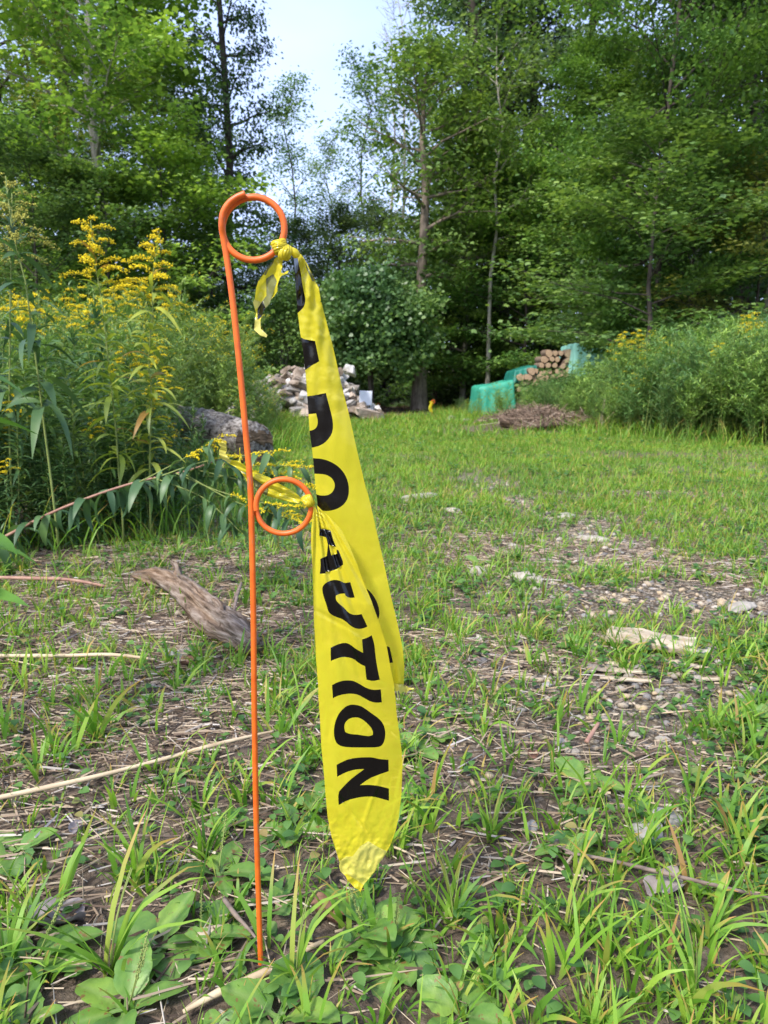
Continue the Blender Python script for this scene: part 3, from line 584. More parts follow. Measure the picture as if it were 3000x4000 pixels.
# ------------------------------------------------------------------ weeds
def goldenrod(name, seed, h, nleaf, ll, lw, droop, heads, mat_leaf, mat_stem, flor, bend=.06, lo=.12, br=.10, dense=1.0, flmin=.84):
    rng = np.random.RandomState(seed); root = empty(name); K = 9
    az = rng.rand() * 6.28; pts = []
    for i in range(K):
        t = i / (K - 1); pts.append(Vector((math.cos(az) * bend * h * t * t + rng.randn() * .006 * h * t, math.sin(az) * bend * h * t * t + rng.randn() * .006 * h * t, h * t)))
    mb = MB(); v, f = tube(pts, [.0036 * (1 - .75 * i / (K - 1)) * (h / 1.1) + .0005 for i in range(K)], 6); mb.add(v, f)
    pa = np.array([tuple(p) for p in pts]); at = lambda t: np.stack([np.interp(t * (K - 1), np.arange(K), pa[:, c]) for c in range(3)], -1)
    t = lo + (.97 - lo) * np.sort(rng.rand(nleaf)); ph = np.arange(nleaf) * 2.4 + rng.randn(nleaf) * .3
    loc = at(t); el = .75 - .9 * (1 - t) * droop * 1.5 + rng.randn(nleaf) * .2; el = el + (t > .85) * .5
    d = np.stack([np.cos(ph) * np.cos(el), np.sin(ph) * np.cos(el), np.sin(el)], 1)
    s = ll * (.55 + .75 * np.sin(math.pi * np.clip(t * .8 + .12, 0, 1))) * (.75 + .5 * rng.rand(nleaf)); s = s * np.where(t > .9, .55, 1)
    lf = MB(); k = 0
    for q, (dr, fo) in enumerate(((droop, .3), (droop * 1.7, .4), (droop * .6, .2))):
        w = np.arange(nleaf) % 3 == q; TV, TF, TA = T_lance(6, lw, dr, fo, 3, .85)
        inst(lf, TV, TF, loc[w], basis(d[w], np.array([0, 0, 1.])[None] + rv(rng, w.sum(), (.25, .25, .05))), s[w], att=TA)
    if heads:
        fl = MB(); OV, OF = ico(1, 0 + 1, 0, (1, 1, 1)); OV = np.array([(1, 0, 0), (-.5, .87, 0), (-.5, -.87, 0), (0, 0, 1.2), (0, 0, -.6)]); OF = [np.array([[0, 1, 3], [1, 2, 3], [2, 0, 3], [1, 0, 4], [2, 1, 4], [0, 2, 4]])]
        for b in range(heads):
            tb = flmin + (1 - flmin) * (b + .5) / heads; p0 = Vector(at(np.array([tb]))[0]); a = b * 2.4 + rng.randn() * .3; L_ = br * (1.25 - .85 * (b + .5) / heads) * (.8 + .4 * rng.rand())
            c = [p0 + Vector((math.cos(a), math.sin(a), 0)) * L_ * s_ + Vector((0, 0, 1)) * L_ * (.85 * s_ - .75 * s_ * s_) for s_ in (0, .25, .5, .75, 1)]
            v, f = tube(c, [.0012, .0011, .001, .0008, .0005], 4); mb.add(v, f)
            nf = int(95 * dense * L_ / .1); ts = .15 + .85 * rng.rand(nf); ca = np.array([tuple(q) for q in c]); pc = np.stack([np.interp(ts * 4, np.arange(5), ca[:, i]) for i in range(3)], -1)
            pc = pc + rv(rng, nf, (.006, .006, .0035)) + np.array([0, 0, .005]); ax = rv(rng, nf); inst(fl, OV, OF, pc, basis(ax, rv(rng, nf)), .0022 + .0022 * rng.rand(nf))
        fl.build("flower_head", flor, root)
    mb.build("stem", mat_stem, root); lf.build("foliage", mat_leaf, root); return root
def feathery(name, seed, h, nst, nl, heads, mat_leaf):
    rng = np.random.RandomState(seed); root = empty(name); mb = MB(); lf = MB(); fl = MB()
    TV, TF, TA = T_lance(3, .075, .3, .2, 3); OV = np.array([(1, 0, 0), (-.5, .87, 0), (-.5, -.87, 0), (0, 0, 1.2)]); OF = [np.array([[0, 1, 3], [1, 2, 3], [2, 0, 3], [1, 0, 2]])]
    for s_ in range(nst):
        az = rng.rand() * 6.28; le = rng.rand() * .35; hh = h * (.7 + .35 * rng.rand()); pts = [Vector((math.cos(az) * le * hh * t * t + .03 * math.cos(az), math.sin(az) * le * hh * t * t + .03 * math.sin(az), hh * t * (1 - .1 * le * t))) for t in np.linspace(0, 1, 7)]
        v, f = tube(pts, [.0035 * (1 - .13 * i) for i in range(7)], 5); mb.add(v, f); pa = np.array([tuple(p) for p in pts])
        at = lambda t: np.stack([np.interp(t * 6, np.arange(7), pa[:, c]) for c in range(3)], -1)
        for b in range(12):
            tb = .3 + .7 * b / 12; p0 = Vector(at(np.array([tb]))[0]); a = b * 2.4 + rng.rand(); L_ = .26 * h * (1.15 - .8 * tb) + .03
            c = [p0 + Vector((math.cos(a) * L_ * q, math.sin(a) * L_ * q, L_ * (.9 * q - .2 * q * q))) for q in (0, .5, 1)]
            v, f = tube(c, [.0015, .0011, .0007], 3); mb.add(v, f); k = nl; ts = rng.rand(k); ca = np.array([tuple(q) for q in c]); loc = np.stack([np.interp(ts * 2, np.arange(3), ca[:, i]) for i in range(3)], -1)
            ph = rng.rand(k) * 6.28; el = .5 + .4 * rng.randn(k); d = np.stack([np.cos(ph) * np.cos(el), np.sin(ph) * np.cos(el), np.sin(el)], 1)
            inst(lf, TV, TF, loc, basis(d, np.array([0, 0, 1.])[None] + rv(rng, k, (.3, .3, .1))), .025 + .045 * rng.rand(k), att=TA)
            if heads and tb > .75:
                k = heads; loc = np.array(tuple(c[2]))[None] + rv(rng, k, (.02, .02, .007)); inst(fl, OV, OF, loc, basis(rv(rng, k), rv(rng, k)), .0035 + .003 * rng.rand(k))
        k = nl * 2; ts = .15 + .85 * rng.rand(k); loc = at(ts); ph = rng.rand(k) * 6.28; el = .5 + .3 * rng.randn(k); d = np.stack([np.cos(ph) * np.cos(el), np.sin(ph) * np.cos(el), np.sin(el)], 1)
        inst(lf, TV, TF, loc, basis(d, np.array([0, 0, 1.])[None] + rv(rng, k, (.3, .3, .1))), .03 + .05 * rng.rand(k), att=TA)
    mb.build("stems", M['stem'], root)["kind"] = "part"; lf.build("foliage", mat_leaf, root)
    if heads: fl.build("flower_heads", M['floret'], root)
    for c in root.children:
        if "kind" in c: del c["kind"]
    return root
GREEN = (.105, .195, .052); DGREEN = (.066, .135, .05); YGREEN = (.17, .23, .035); LGREEN = (.135, .22, .05)
wrng = random.Random(12)
def put(o, x, y, rz=None, sc=1.0, tilt=.06, z=None):
    o.location = (x, y, (h1(x, y) if z is None else z) - .01); o.rotation_euler = (wrng.uniform(-tilt, tilt), wrng.uniform(-tilt, tilt), wrng.uniform(0, 6.28) if rz is None else rz); o.scale = (sc,) * 3
    return o
# prominent plants, each built for itself
p = goldenrod("goldenrod", 31, 1.16, 90, .085, .085, .5, 16, M['weedy'], M['stem'], M['floret'], br=.11, lo=.25, flmin=.80)
put(p, PD(262, 1100, 2.55).x, 2.55, 1.0); paint(p, (.22, .30, .05)); tag(p, "tall goldenrod with yellowing drooping leaves and bright plumes, left of the pair in the bank", "goldenrod")
p = goldenrod("goldenrod", 32, 1.12, 84, .090, .09, .55, 15, M['weedy'], M['stem'], M['floret'], br=.11, lo=.25, flmin=.78)
put(p, PD(322, 1100, 2.6).x, 2.6, 2.0); paint(p, (.25, .31, .055)); tag(p, "tall goldenrod with yellow green leaves and bright plumes, right of the pair in the bank", "goldenrod")
# tallest, branched, at the left
p = goldenrod("goldenrod", 33, 1.22, 40, .10, .11, .75, 12, M['weed'], M['stem'], M['floret_dull'], dense=.55, br=.12, lo=.4, flmin=.80, bend=.05)
put(p, PD(125, 1150, 2.35).x, 2.35, 2.6, tilt=.02); paint(p, (.058, .118, .046)); tag(p, "tallest goldenrod with a bare pale stem and dull yellow arching sprays at the left", "goldenrod")
p = goldenrod("goldenrod", 34, 1.20, 40, .09, .11, .75, 12, M['weed'], M['stem'], M['floret_dull'], dense=.55, br=.12, lo=.35, flmin=.80, bend=.10)
put(p, PD(30, 1150, 2.45).x, 2.45, 5.6, tilt=.02); paint(p, (.058, .118, .046)); tag(p, "tall leaning goldenrod with dull yellow sprays at the photo's left edge", "goldenrod")
p = goldenrod("goldenrod", 35, 1.34, 60, .11, .12, .5, 0, M['weed'], M['stem'], M['floret'], lo=.2, bend=.02)
put(p, -.69, 1.10, .3, tilt=.01); paint(p, (.13, .28, .045)); tag(p, "nearest tall weed whose broad green leaves poke in from the left edge", "weed")
# the fallen stalk
def fallen():
    root = empty("fallen_goldenrod", GD(0, 1180)); org = Vector(root.location); rng = np.random.RandomState(3)
    Yb = 2.15; path = spl([PD(-60, 1195, 2.2), PD(0, 1165, 2.2), PD(100, 1113, 2.15), PD(200, 1072, 2.1), PD(300, 1040, 2.05), PD(400, 1018, 2.0), PD(480, 990, 2.0)], 6)
    mb = MB(); v, f = tube([q - org for q in path], list(np.linspace(.0055, .002, len(path))), 7); mb.add(v, f); mb.build("stem", M['stem_red'], root)
    s2_ = MB(); lf = MB(); fl = MB(); TV, TF, TA = T_lance(7, .13, .75, .35, 3, .85); pa = np.array([tuple(q - org) for q in path]); K = len(pa)
    n_ = 46; t = np.linspace(.03, .98, n_); loc = np.stack([np.interp(t * (K - 1), np.arange(K), pa[:, c]) for c in range(3)], -1); a = rng.rand(n_) * 6.28
    d = np.stack([np.cos(a) * .7 + .3, np.sin(a) * .7, .35 * rng.randn(n_) - .25], 1); inst(lf, TV, TF, loc, basis(d, np.array([0, 0, 1.])[None] + rv(rng, n_, (.2, .2, 0))), .075 + .05 * rng.rand(n_))
    OV = np.array([(1, 0, 0), (-.5, .87, 0), (-.5, -.87, 0), (0, 0, 1.2), (0, 0, -.6)]); OF = [np.array([[0, 1, 3], [1, 2, 3], [2, 0, 3], [1, 0, 4], [2, 1, 4], [0, 2, 4]])]
    br = [((330, 1035), (430, 1000), (520, 985), (590, 975)), ((400, 1018), (500, 1010), (590, 1005), (660, 1010)), ((380, 1022), (480, 1030), (560, 1020), (620, 1030)),
          ((420, 1014), (540, 1040), (640, 1045), (685, 1065)), ((380, 1022), (470, 1060), (560, 1085), (640, 1095)), ((400, 1025), (500, 1080), (590, 1110), (660, 1130)), ((340, 1035), (430, 1070), (480, 1110), (520, 1150)), ((300, 1042), (380, 1000), (440, 965), (470, 945))]
    for bi, b in enumerate(br):
        bp = spl([PD(x_, y_, 2.0 - .02 * i + .03 * math.sin(bi)) - org for i, (x_, y_) in enumerate(b)], 6); v, f = tube(bp, list(np.linspace(.002, .0008, len(bp))), 5); s2_.add(v, f); ca = np.array([tuple(q) for q in bp]); K2 = len(ca)
        n_ = 16; t = np.linspace(.1, .95, n_); loc = np.stack([np.interp(t * (K2 - 1), np.arange(K2), ca[:, c]) for c in range(3)], -1); a = rng.rand(n_) * 6.28
        inst(lf, TV, TF, loc, basis(np.stack([np.cos(a), np.sin(a), .2 * rng.randn(n_) - .3], 1), np.array([0, 0, 1.])[None] + rv(rng, n_, (.2, .2, 0))), .04 + .04 * rng.rand(n_))
        if bi == 6: continue
        for k in range(9):
            tt = .45 + .55 * k / 8; i0 = min(K2 - 1, int(tt * (K2 - 1))); p0 = Vector(ca[i0]); aa = rng.rand() * 6.28; L_ = .03 + .04 * rng.rand()
            n_ = 34; u_ = rng.rand(n_); pc = np.array(tuple(p0))[None] + u_[:, None] * L_ * np.array([[.75 + .25 * math.cos(aa), math.sin(aa), .35]]) - np.stack([0 * u_, 0 * u_, u_ ** 2 * .02], 1) + rv(rng, n_, (.003, .003, .002))
            inst(fl, OV, OF, pc, basis(rv(rng, n_), rv(rng, n_)), .0015 + .0017 * rng.rand(n_))
    s2_.build("branches", M['stem'], root); lf.build("foliage", M['weed'], root); fl.build("flower_head", M['floret'], root); paint(root, (.06, .125, .05))
    tag(root, "fallen goldenrod with a long reddish stalk and yellow sprays behind the lower ring", "goldenrod")
fallen()
# prototypes and copies: the left bank
protos = []
for s_ in range(4): protos.append(('g', goldenrod("goldenrod", 50 + s_, 1.0, 130, .085, .08, .45, 8, M['weed'], M['stem'], M['floret'], br=.09, lo=.08)))
for s_ in range(4): protos.append(('w', goldenrod("leafy_weed", 60 + s_, .95, 170, .085, .075, .35, 0, M['weed'], M['stem'], M['floret'], lo=.06, bend=.08)))
for s_ in range(2): protos.append(('f', feathery("feathery_weed", 70 + s_, .95, 4, 30, 5, M['weed'])))
first = {}; pool = {}
for k, o in protos: pool.setdefault(k, []).append(o)
LAB = {'g': ("goldenrod with narrow green leaves and a small yellow plume in the left bank", "goldenrod", "goldenrods massed in the left bank"),
       'w': ("leafy green weed stalk without flowers in the left bank", "weed", "leafy weed stalks massed in the left bank"),
       'f': ("fine leaved weed with tiny yellow flowers at the back of the left bank", "weed", "fine leaved weeds in the left bank")}
used = set()
def place(kind, x, y, sc, col, lab):
    o = wrng.choice(pool[kind])
    if o.name in used: o = copy_tree(o)
    else: used.add(o.name)
    put(o, x, y, None, sc, .09); paint(o, col); tag(o, *lab); return o
def far_enough(pts, x, y, d): return all((x - a) ** 2 + (y - b) ** 2 > d * d for a, b in pts)
pts = []; cnt = 0; tries = 0
while cnt < 290 and tries < 20000:
    tries += 1; y = 2.25 + 8.5 * wrng.random() ** 1.9; lx = float(left_x(np.array([y]))[()]) if np.ndim(left_x(np.array([y]))) == 0 else float(left_x(np.array([y]))[0])
    x = lx - .02 - wrng.random() ** 1.0 * (min(.62 * y + .25 + lx, 3.4))
    if not far_enough(pts, x, y, .05 + .016 * y): continue
    # keep the log's near end and its top free
    qx, qy = x + .98, y - 5.25; along = -qx * .66 + qy * .75; acr = qx * .75 + qy * .66
    if -.15 < along < 3.1 and abs(acr) < .27: continue
    if y < 5.4 and x / y > -.29 and (y < 3.6 or wrng.random() < .9): continue
    pts.append((x, y)); cnt += 1
    edge = lx - x; k = wrng.random(); q = x / y
    kind = ('w' if k < .88 else 'g') if y < 4.2 else ('w' if k < .42 else 'g' if k < .55 else 'f')
    xd = (q * F + 1500) / D; top = np.interp(xd, [0, 100, 200, 330, 400, 450, 500, 560, 600, 640], [625, 640, 625, 580, 580, 605, 650, 720, 790, 850])
    hgt_ = .6 + y * math.tan(math.atan((2000 - top * D) / F) - PITCH)
    hgt_ = min(1.75, hgt_) * wrng.uniform(.78, 1.03) * (.62 + .38 * min(1, edge / .3))
    col = wrng.choice([GREEN, DGREEN, LGREEN, GREEN, DGREEN]) if y < 4 else wrng.choice([LGREEN, GREEN, (.14, .22, .055)])
    place(kind, x, y, hgt_, col, LAB[kind])
# low, dark drooping plants at the front foot of the left bank
for i in range(80):
    y = wrng.uniform(2.05, 3.3); lx = float(np.interp(y, LB[:, 1], LB[:, 0])); x = max(lx, -1.6) + wrng.uniform(-.30, .12); place(wrng.choice('wwwg'), x, y, wrng.uniform(.3, .62), wrng.choice([DGREEN, (.06, .13, .04)]), ("short dark leafy weed at the front foot of the left bank", "weed", "short weeds along the foot of the left bank"))
# right bank
rp = [feathery("feathery_weed", 80 + s_, 1.0, 5, 26, (0, 0, 0, 14)[s_], M['weed']) for s_ in range(4)]
used2 = set(); cnt = 0; tries = 0; pts = []
while cnt < 295 and tries < 20000:
    tries += 1; y = 6.3 + 8.4 * wrng.random() ** 1.35; rx = float(np.interp(y, RB[::1, 1], RB[:, 0])); x = rx + wrng.random() * (.62 * y - rx + .3)
    if not far_enough(pts, x, y, .10 + .006 * y): continue
    if y > 13.3 and 1.6 < x < 4.4: continue
    pts.append((x, y)); cnt += 1
    i = wrng.choice([0, 0, 0, 0, 1, 1, 1, 1, 2, 2, 2, 2, 2, 3]); o = rp[i]
    if i in used2: o = copy_tree(o)
    used2.add(i); e = min(1, (x - rx) / .5 + .6); top = np.interp(x / y, [.08, .11, .176, .242, .307, .372, .44, .5, .56], [878, 860, 838, 800, 765, 748, 735, 722, 712])
    sc = min(1.6, .6 + y * math.tan(math.atan((2000 - top * D) / F) - PITCH)) * wrng.uniform(.82, 1.22) * e ** .5 * (.84 if .2 < x / y < .315 else 1)
    put(o, x, y, None, sc, .12); paint(o, wrng.choice([(.135, .26, .065), (.17, .29, .07), (.10, .21, .07), (.085, .17, .06)]))
    if i == 3: tag(o, "feathery green weed with a yellow flower cluster in the right bank", "weed", "yellow flowered weeds in the right bank")
    else: tag(o, "feathery bright green weed in the dense right bank", "weed", "feathery weeds massed in the right bank")

rng_b = random.Random(91)
def bank_h(x, y): return .6 + y * math.tan(math.atan((2000 - float(np.interp(x / y, [.08, .11, .176, .242, .307, .372, .44, .5, .56], [878, 860, 838, 800, 765, 748, 735, 722, 712])) * D) / F) - PITCH)
for k in range(60):
    y = 6.5 + 5.5 * rng_b.random(); rx = float(np.interp(y, RB[:, 1], RB[:, 0])); x = rx + .1 + rng_b.random() * (.6 * y - rx)
    if x / y < .33 and y > 8.8: continue
    place('w', x, y, max(.35, bank_h(x, y)) * rng_b.uniform(.85, 1.18), rng_b.choice([GREEN, LGREEN, (.12, .22, .055)]), ("broader leaved green weed standing in the right bank", "weed", "broader leaved weeds in the right bank"))
for xd, y, up, lab in ((1345, 9.2, 1.0, "goldenrod with a yellow plume near the pale teal tarp"), (1372, 9.6, 1.02, "goldenrod with a yellow plume just right of the one near the teal tarp"), (1532, 8.0, .80, "goldenrod with two low yellow plumes in the middle of the right bank"), (1545, 7.6, .76, "lowest goldenrod plume in the right bank"), (1640, 8.4, .98, "goldenrod with a yellow plume at the right edge of the right bank"), (1585, 8.9, .98, "goldenrod plume standing left of the right edge in the right bank")):
    x = PD(xd, 800, y).x; place('g', x, y, bank_h(x, y) * up * 1.24, LGREEN, (lab, "goldenrod", None))
# ------------------------------------------------------------------ plantains and broad leaved plants in the foreground
m, t = new_mat("plantain_leaf"); at_ = nd(t, "ShaderNodeAttribute", attribute_name="t").outputs["Fac"]; r = isl(t)
c = ramp(t, r, [(0, (.085, .19, .045)), (.5, (.135, .27, .055)), (1, (.21, .36, .07))]); c = mixc(t, 1.0, c, ramp(t, noise(t, 30, 4), [(.3, (.65, .75, .8)), (.7, (1.45, 1.25, 1))]), 'MULTIPLY')
c = mixc(t, math_(t, 'MULTIPLY', at_, .45), c, (.26, .36, .12))
c = mixc(t, ramp(t, noise(t, 75, 3, .6), [(.62, (0, 0, 0)), (.67, (1, 1, 1))]), c, (.22, .14, .05))
finish(t, c, .45, .28, noise(t, 120, 3), .35, .002, .45, tcol=mixc(t, 1.0, c, (1.4, 1.6, .7), 'MULTIPLY')); M['plantain'] = m
def plantain(seed, nleaf, L0, wr, spikes, ell=(.2, .95)):
    rng = np.random.RandomState(seed); root = empty("plantain"); mb = MB()
    for k in range(nleaf):
        az = k * 2.4 + rng.randn() * .4; el = ell[0] + (ell[1] - ell[0]) * rng.rand(); L_ = L0 * (.65 + .5 * rng.rand()); nw, nl = 7, 14; V = []; A = []; w = wr * (.85 + .3 * rng.rand()); ph = rng.rand() * 6; dr = .25 + .5 * rng.rand()
        for i in range(nl + 1):
            t = i / nl
            pw = .05 if t < .22 else .05 + (w - .05) * math.sin(math.pi * ((t - .22) / .78) ** .85) ** .65 if t < 1 else 0.004
            for j in range(nw):
                u_ = j / (nw - 1) * 2 - 1; rip = .010 * math.sin(t * 22 + ph + u_) * abs(u_) ** 2 + .006 * math.cos(u_ * 9.4); V.append((u_ * pw * (1 + .05 * math.sin(t * 31 + ph)), t, -dr * t * t + .28 * abs(u_) * pw + rip * (pw > .06) + .1 * t * math.sin(ph) * u_ * pw)); A.append(max(0, 1 - abs(u_) * 5) + (.5 if t < .25 else 0))
        V = np.array(V) * L_; d = np.array([[math.cos(az) * math.cos(el), math.sin(az) * math.cos(el), math.sin(el)]]); B = basis(d, np.array([[0, 0, 1.]]) + rv(rng, 1, (.15, .15, 0)))[0]; V = V @ B.T + np.array([0, 0, .002])
        V[:, 2] = np.maximum(V[:, 2], .002 + .002 * k)
        f = np.array([[i * nw + j, i * nw + j + 1, (i + 1) * nw + j + 1, (i + 1) * nw + j] for i in range(nl) for j in range(nw - 1)]); mb.add(V, f, 0, np.array(A))
    mb.build("leaves", M['plantain'], root, attr=True)
    if spikes:
        sp = MB()
        for s_ in range(spikes):
            az = rng.rand() * 6.28; hh = L0 * (.9 + .5 * rng.rand()); c = [Vector((math.cos(az) * .015 * q * 3, math.sin(az) * .015 * q * 3, hh * q)) for q in (0, .25, .5, .75, 1)]
            v, f = tube(c, [.0011, .001, .0009, .0008, .0005], 5); sp.add(v, f); n_ = 60; ts = .45 + .55 * rng.rand(n_); ca = np.array([tuple(q) for q in c]); pc = np.stack([np.interp(ts * 4, np.arange(5), ca[:, i]) for i in range(3)], -1) + rv(rng, n_, (.0012, .0012, .0005))
            tv, tf = ico(2, 1, 0, (1, 1, 1.3)); inst(sp, tv, tf, pc, basis(rv(rng, n_), rv(rng, n_)), np.full(n_, .0011))
        sp.build("flower_spike", M['stem'], root)
    return root
pl = [plantain(90, 7, .085, .30, 2), plantain(91, 6, .095, .34, 0), plantain(92, 5, .075, .28, 1), plantain(93, 8, .07, .33, 2), plantain(94, 6, .06, .36, 0)]
named = [(350, 2040, 1, 1.0, "broad plantain with upright wavy leaves beside the foot of the orange stake"), (270, 2170, 0, 1.0, "large plantain rosette at the bottom edge left of the stake"),
         (70, 2060, 3, 1.15, "plantain with seed spikes in the bottom left corner"), (600, 2190, 1, 1.05, "glossy round leaved plantain right of the stake's foot at the bottom edge"),
         (470, 1890, 2, 1.15, "plantain with one broad leaf left of the middle of the shaft's lower end"), (480, 2000, 4, 1.0, "small plantain with holed leaves just left of the stake foot"),
         (790, 2010, 0, 1.0, "bushy plantain directly under the tape's crumpled tip"), (690, 1730, 1, .85, "plantain with an upright leaf behind the left edge of the tape"), (850, 2060, 3, 1.0, "leafy plantain right of the tape's tip"),
         (30, 1830, 1, .9, "flat plantain leaf at the left edge above the crabgrass"), (640, 1790, 2, .9, "holed plantain between the shaft and the tape"), (1270, 1690, 1, .9, "single tall plantain leaf standing in the gravel at right"), (900, 1740, 4, 1.0, "small plantain right of the tape beside the straw"),
         (1400, 1750, 4, .9, "flat plantain in the grass right of the tall leaf"), (1040, 2100, 2, .9, "plantain at the bottom edge below the pale pebble")]
used3 = set()
def pput(i, x, y, s, lab, grp=None):
    o = pl[i]
    if i in used3: o = copy_tree(o)
    used3.add(i); put(o, x, y, None, s, .08); o.location.z += .008; tag(o, lab, "plantain", grp)
for x_, y_, i, s, lab in named: q = GD(x_, y_); pput(i, q.x, q.y, s * .72, lab)
c_ = 0
while c_ < 30:
    y = .5 + 1.9 * wrng.random() ** 1.3; x = wrng.uniform(-.6, .6) * y; li, gr = masks(np.array([x]), np.array([y]))
    if max(li[0], gr[0]) > .65: continue
    pput(wrng.choice([0, 1, 2, 3, 4]), x, y, wrng.uniform(.35, .65), "small plantain rosette among the short grass", "small plantains in the grass"); c_ += 1
# crabgrass clumps with wide arching blades
def crab(seed, n_, L0, wd):
    rng = np.random.RandomState(seed); root = empty("crabgrass"); mb = MB(); z = np.zeros(n_); az = rng.rand(n_) * 6.28
    x0 = rng.randn(n_) * .006; y0 = rng.randn(n_) * .006; hh = hgt(x0, y0); blades(mb, rng, x0, y0, az, L0 * (.45 + .6 * rng.rand(n_)), wd * (.6 + .5 * rng.rand(n_)), .12 + .5 * rng.rand(n_), 9, .2 + 1.1 * rng.rand(n_))
    mb.v = [v - np.array([0, 0, h1(0, 0)]) for v in mb.v]; mb.build("blades", M['grass'], root, attr=True)
    sp = MB()
    for s_ in range(2):
        a = rng.rand() * 6.28; hh = L0 * (.6 + .4 * rng.rand()); c = [Vector((math.cos(a) * .03 * q * q, math.sin(a) * .03 * q * q, hh * q)) for q in np.linspace(0, 1, 6)]; v, f = tube(c, [.0013, .0012, .0011, .001, .0008, .0005], 5); sp.add(v, f)
    sp.build("stalk", M['stem'], root); return root
cg = [crab(200, 16, .16, .0095), crab(201, 13, .19, .010), crab(202, 18, .12, .007)]; used4 = set()
cn = [(240, 2090, 1, 1.15, "largest crabgrass clump with long arching blades in the bottom left"), (10, 2080, 0, .9, "crabgrass blades rising at the bottom left edge"), (440, 1850, 2, 1.1, "upright crabgrass tuft left of the shaft, below the straw stalk"), (300, 1900, 0, .95, "crabgrass with one tall upright blade on the straw litter"),
      (215, 1590, 0, 1.1, "sprawling crabgrass clump on the straw left of the shaft"), (640, 2110, 1, .85, "crabgrass tuft right of the foot of the stake"), (980, 1980, 2, 1.1, "crabgrass tuft right of the tape tip"), (1500, 2150, 0, .9, "arching crabgrass in the bottom right corner"),
      (1230, 2010, 1, .8, "crabgrass between the pebbles and the bottom edge at right"), (1380, 1850, 2, 1.0, "crabgrass with spotted blades in the right foreground"), (1060, 1800, 2, .9, "crabgrass in the middle foreground right of the tape"), (620, 1500, 0, .8, "crabgrass between the shaft and the tape"), (60, 1990, 2, 1.0, "crabgrass tuft beside the corner plantain")]
for x_, y_, i, s, lab in cn:
    q = GD(x_, y_); o = cg[i]
    if i in used4: o = copy_tree(o)
    used4.add(i); put(o, q.x, q.y, None, s * .8, .05); o.location.z += .006; tag(o, lab, "grass clump", "crabgrass clumps in the foreground")
for k in range(60):
    y = .5 + 2.2 * wrng.random(); x = wrng.uniform(-.58, .58) * y; li, gr = masks(np.array([x]), np.array([y]))
    if max(li[0], gr[0]) > .8: continue
    o = copy_tree(wrng.choice(cg)); put(o, x, y, None, wrng.uniform(.35, .62), .1); tag(o, "small crabgrass tuft in the short grass", "grass clump", "small crabgrass tufts")

# ------------------------------------------------------------------ wood, stones, sticks on the ground
M['wood_grey'] = simple("weathered_wood", (.13, .10, .08), (.40, .34, .28), 40, .85, .8, .006, stretch=(1, .18, 1), spec=.2)
M['wood_pale'] = simple("pale_split_wood", (.26, .20, .13), (.52, .44, .33), 30, .8, .5, .004, stretch=(.2, 1, 1))
def rough_log(name, pts, rads, mat, seed, amp=.25, ns=20, loc=None, parent=None, fr=14):
    pts = spl(pts, 10); K = len(pts); rr = np.interp(np.linspace(0, 1, K), np.linspace(0, 1, len(rads)), rads); org = Vector(loc) if loc is not None else Vector((0, 0, 0))
    V, f = tube([q - org for q in pts], list(rr), ns)
    for i in range(K):
        c = pts[i] - org
        for j in range(ns):
            v = Vector(V[i * ns + j]); a = j / ns * 2 * math.pi
            q = 1 + amp * mnoise.noise(Vector((math.cos(a) * 1.6 + seed, math.sin(a) * 1.6, i / K * 4))) * 1.6 + amp * .5 * mnoise.noise(Vector((math.cos(a) * 5, math.sin(a) * 5 + seed, i / K * fr))); V[i * ns + j] = c + (v - c) * q
    mb = MB(); mb.add(V, f); o = mb.build(name, mat, parent, loc=None if parent is not None else loc)
    A = np.zeros((K * ns, 3)); an = np.tile(np.arange(ns) / ns * 2 * math.pi, K); cum = np.concatenate(([0], np.cumsum([(pts[i + 1] - pts[i]).length for i in range(K - 1)]))); r0_ = max(rads)
    A[:, 0] = np.cos(an) * r0_; A[:, 1] = np.sin(an) * r0_; A[:, 2] = np.repeat(cum, ns); at = o.data.attributes.new("grain", 'FLOAT_VECTOR', 'POINT'); at.data.foreach_set("vector", A.ravel()); return o
def grain_mat(name, stops, sc, stretch, bs=.9, bd=.006, tint=None):
    m, t = new_mat(name); a = nd(t, "ShaderNodeAttribute", attribute_name="grain"); mpn = nd(t, "ShaderNodeMapping"); mpn.inputs["Scale"].default_value = (1, 1, stretch); t.links.new(a.outputs["Vector"], mpn.inputs[0])
    def nn(s_, d_, ro):
        n = nd(t, "ShaderNodeTexNoise"); n.inputs["Scale"].default_value = s_; n.inputs["Detail"].default_value = d_; n.inputs["Roughness"].default_value = ro; n.inputs["Distortion"].default_value = .4; t.links.new(mpn.outputs[0], n.inputs["Vector"]); return n.outputs["Fac"]
    n1 = nn(sc, 7, .7); n2 = nn(sc * .18, 3, .5); c = ramp(t, n1, stops)
    if tint: c = mixc(t, ramp(t, n2, [(.42, (0, 0, 0)), (.6, (1, 1, 1))]), c, mixc(t, 1.0, c, tint, 'MULTIPLY'))
    finish(t, c, .88, bump=n1, bstr=bs, bdist=bd, spec=.15); return m
M['driftwood'] = grain_mat("driftwood", [(.34, (.03, .022, .016)), (.46, (.14, .105, .08)), (.58, (.26, .215, .18)), (.78, (.38, .35, .32))], 90, .12, 1.0, .006, (1.0, .78, .55))
M['bark_log'] = grain_mat("log_bark", [(.38, (.035, .03, .026)), (.47, (.19, .165, .145)), (.6, (.40, .37, .34)), (.8, (.56, .53, .50))], 34, .5, 1.0, .03)
dz = lambda x, y, z: GD(x, y) + Vector((0, 0, z))
dl = empty("driftwood_log", GD(420, 1330)); tag(dl, "weathered grey brown broken branch lying bent on the litter left of the shaft", "log")
oD = Vector(dl.location)
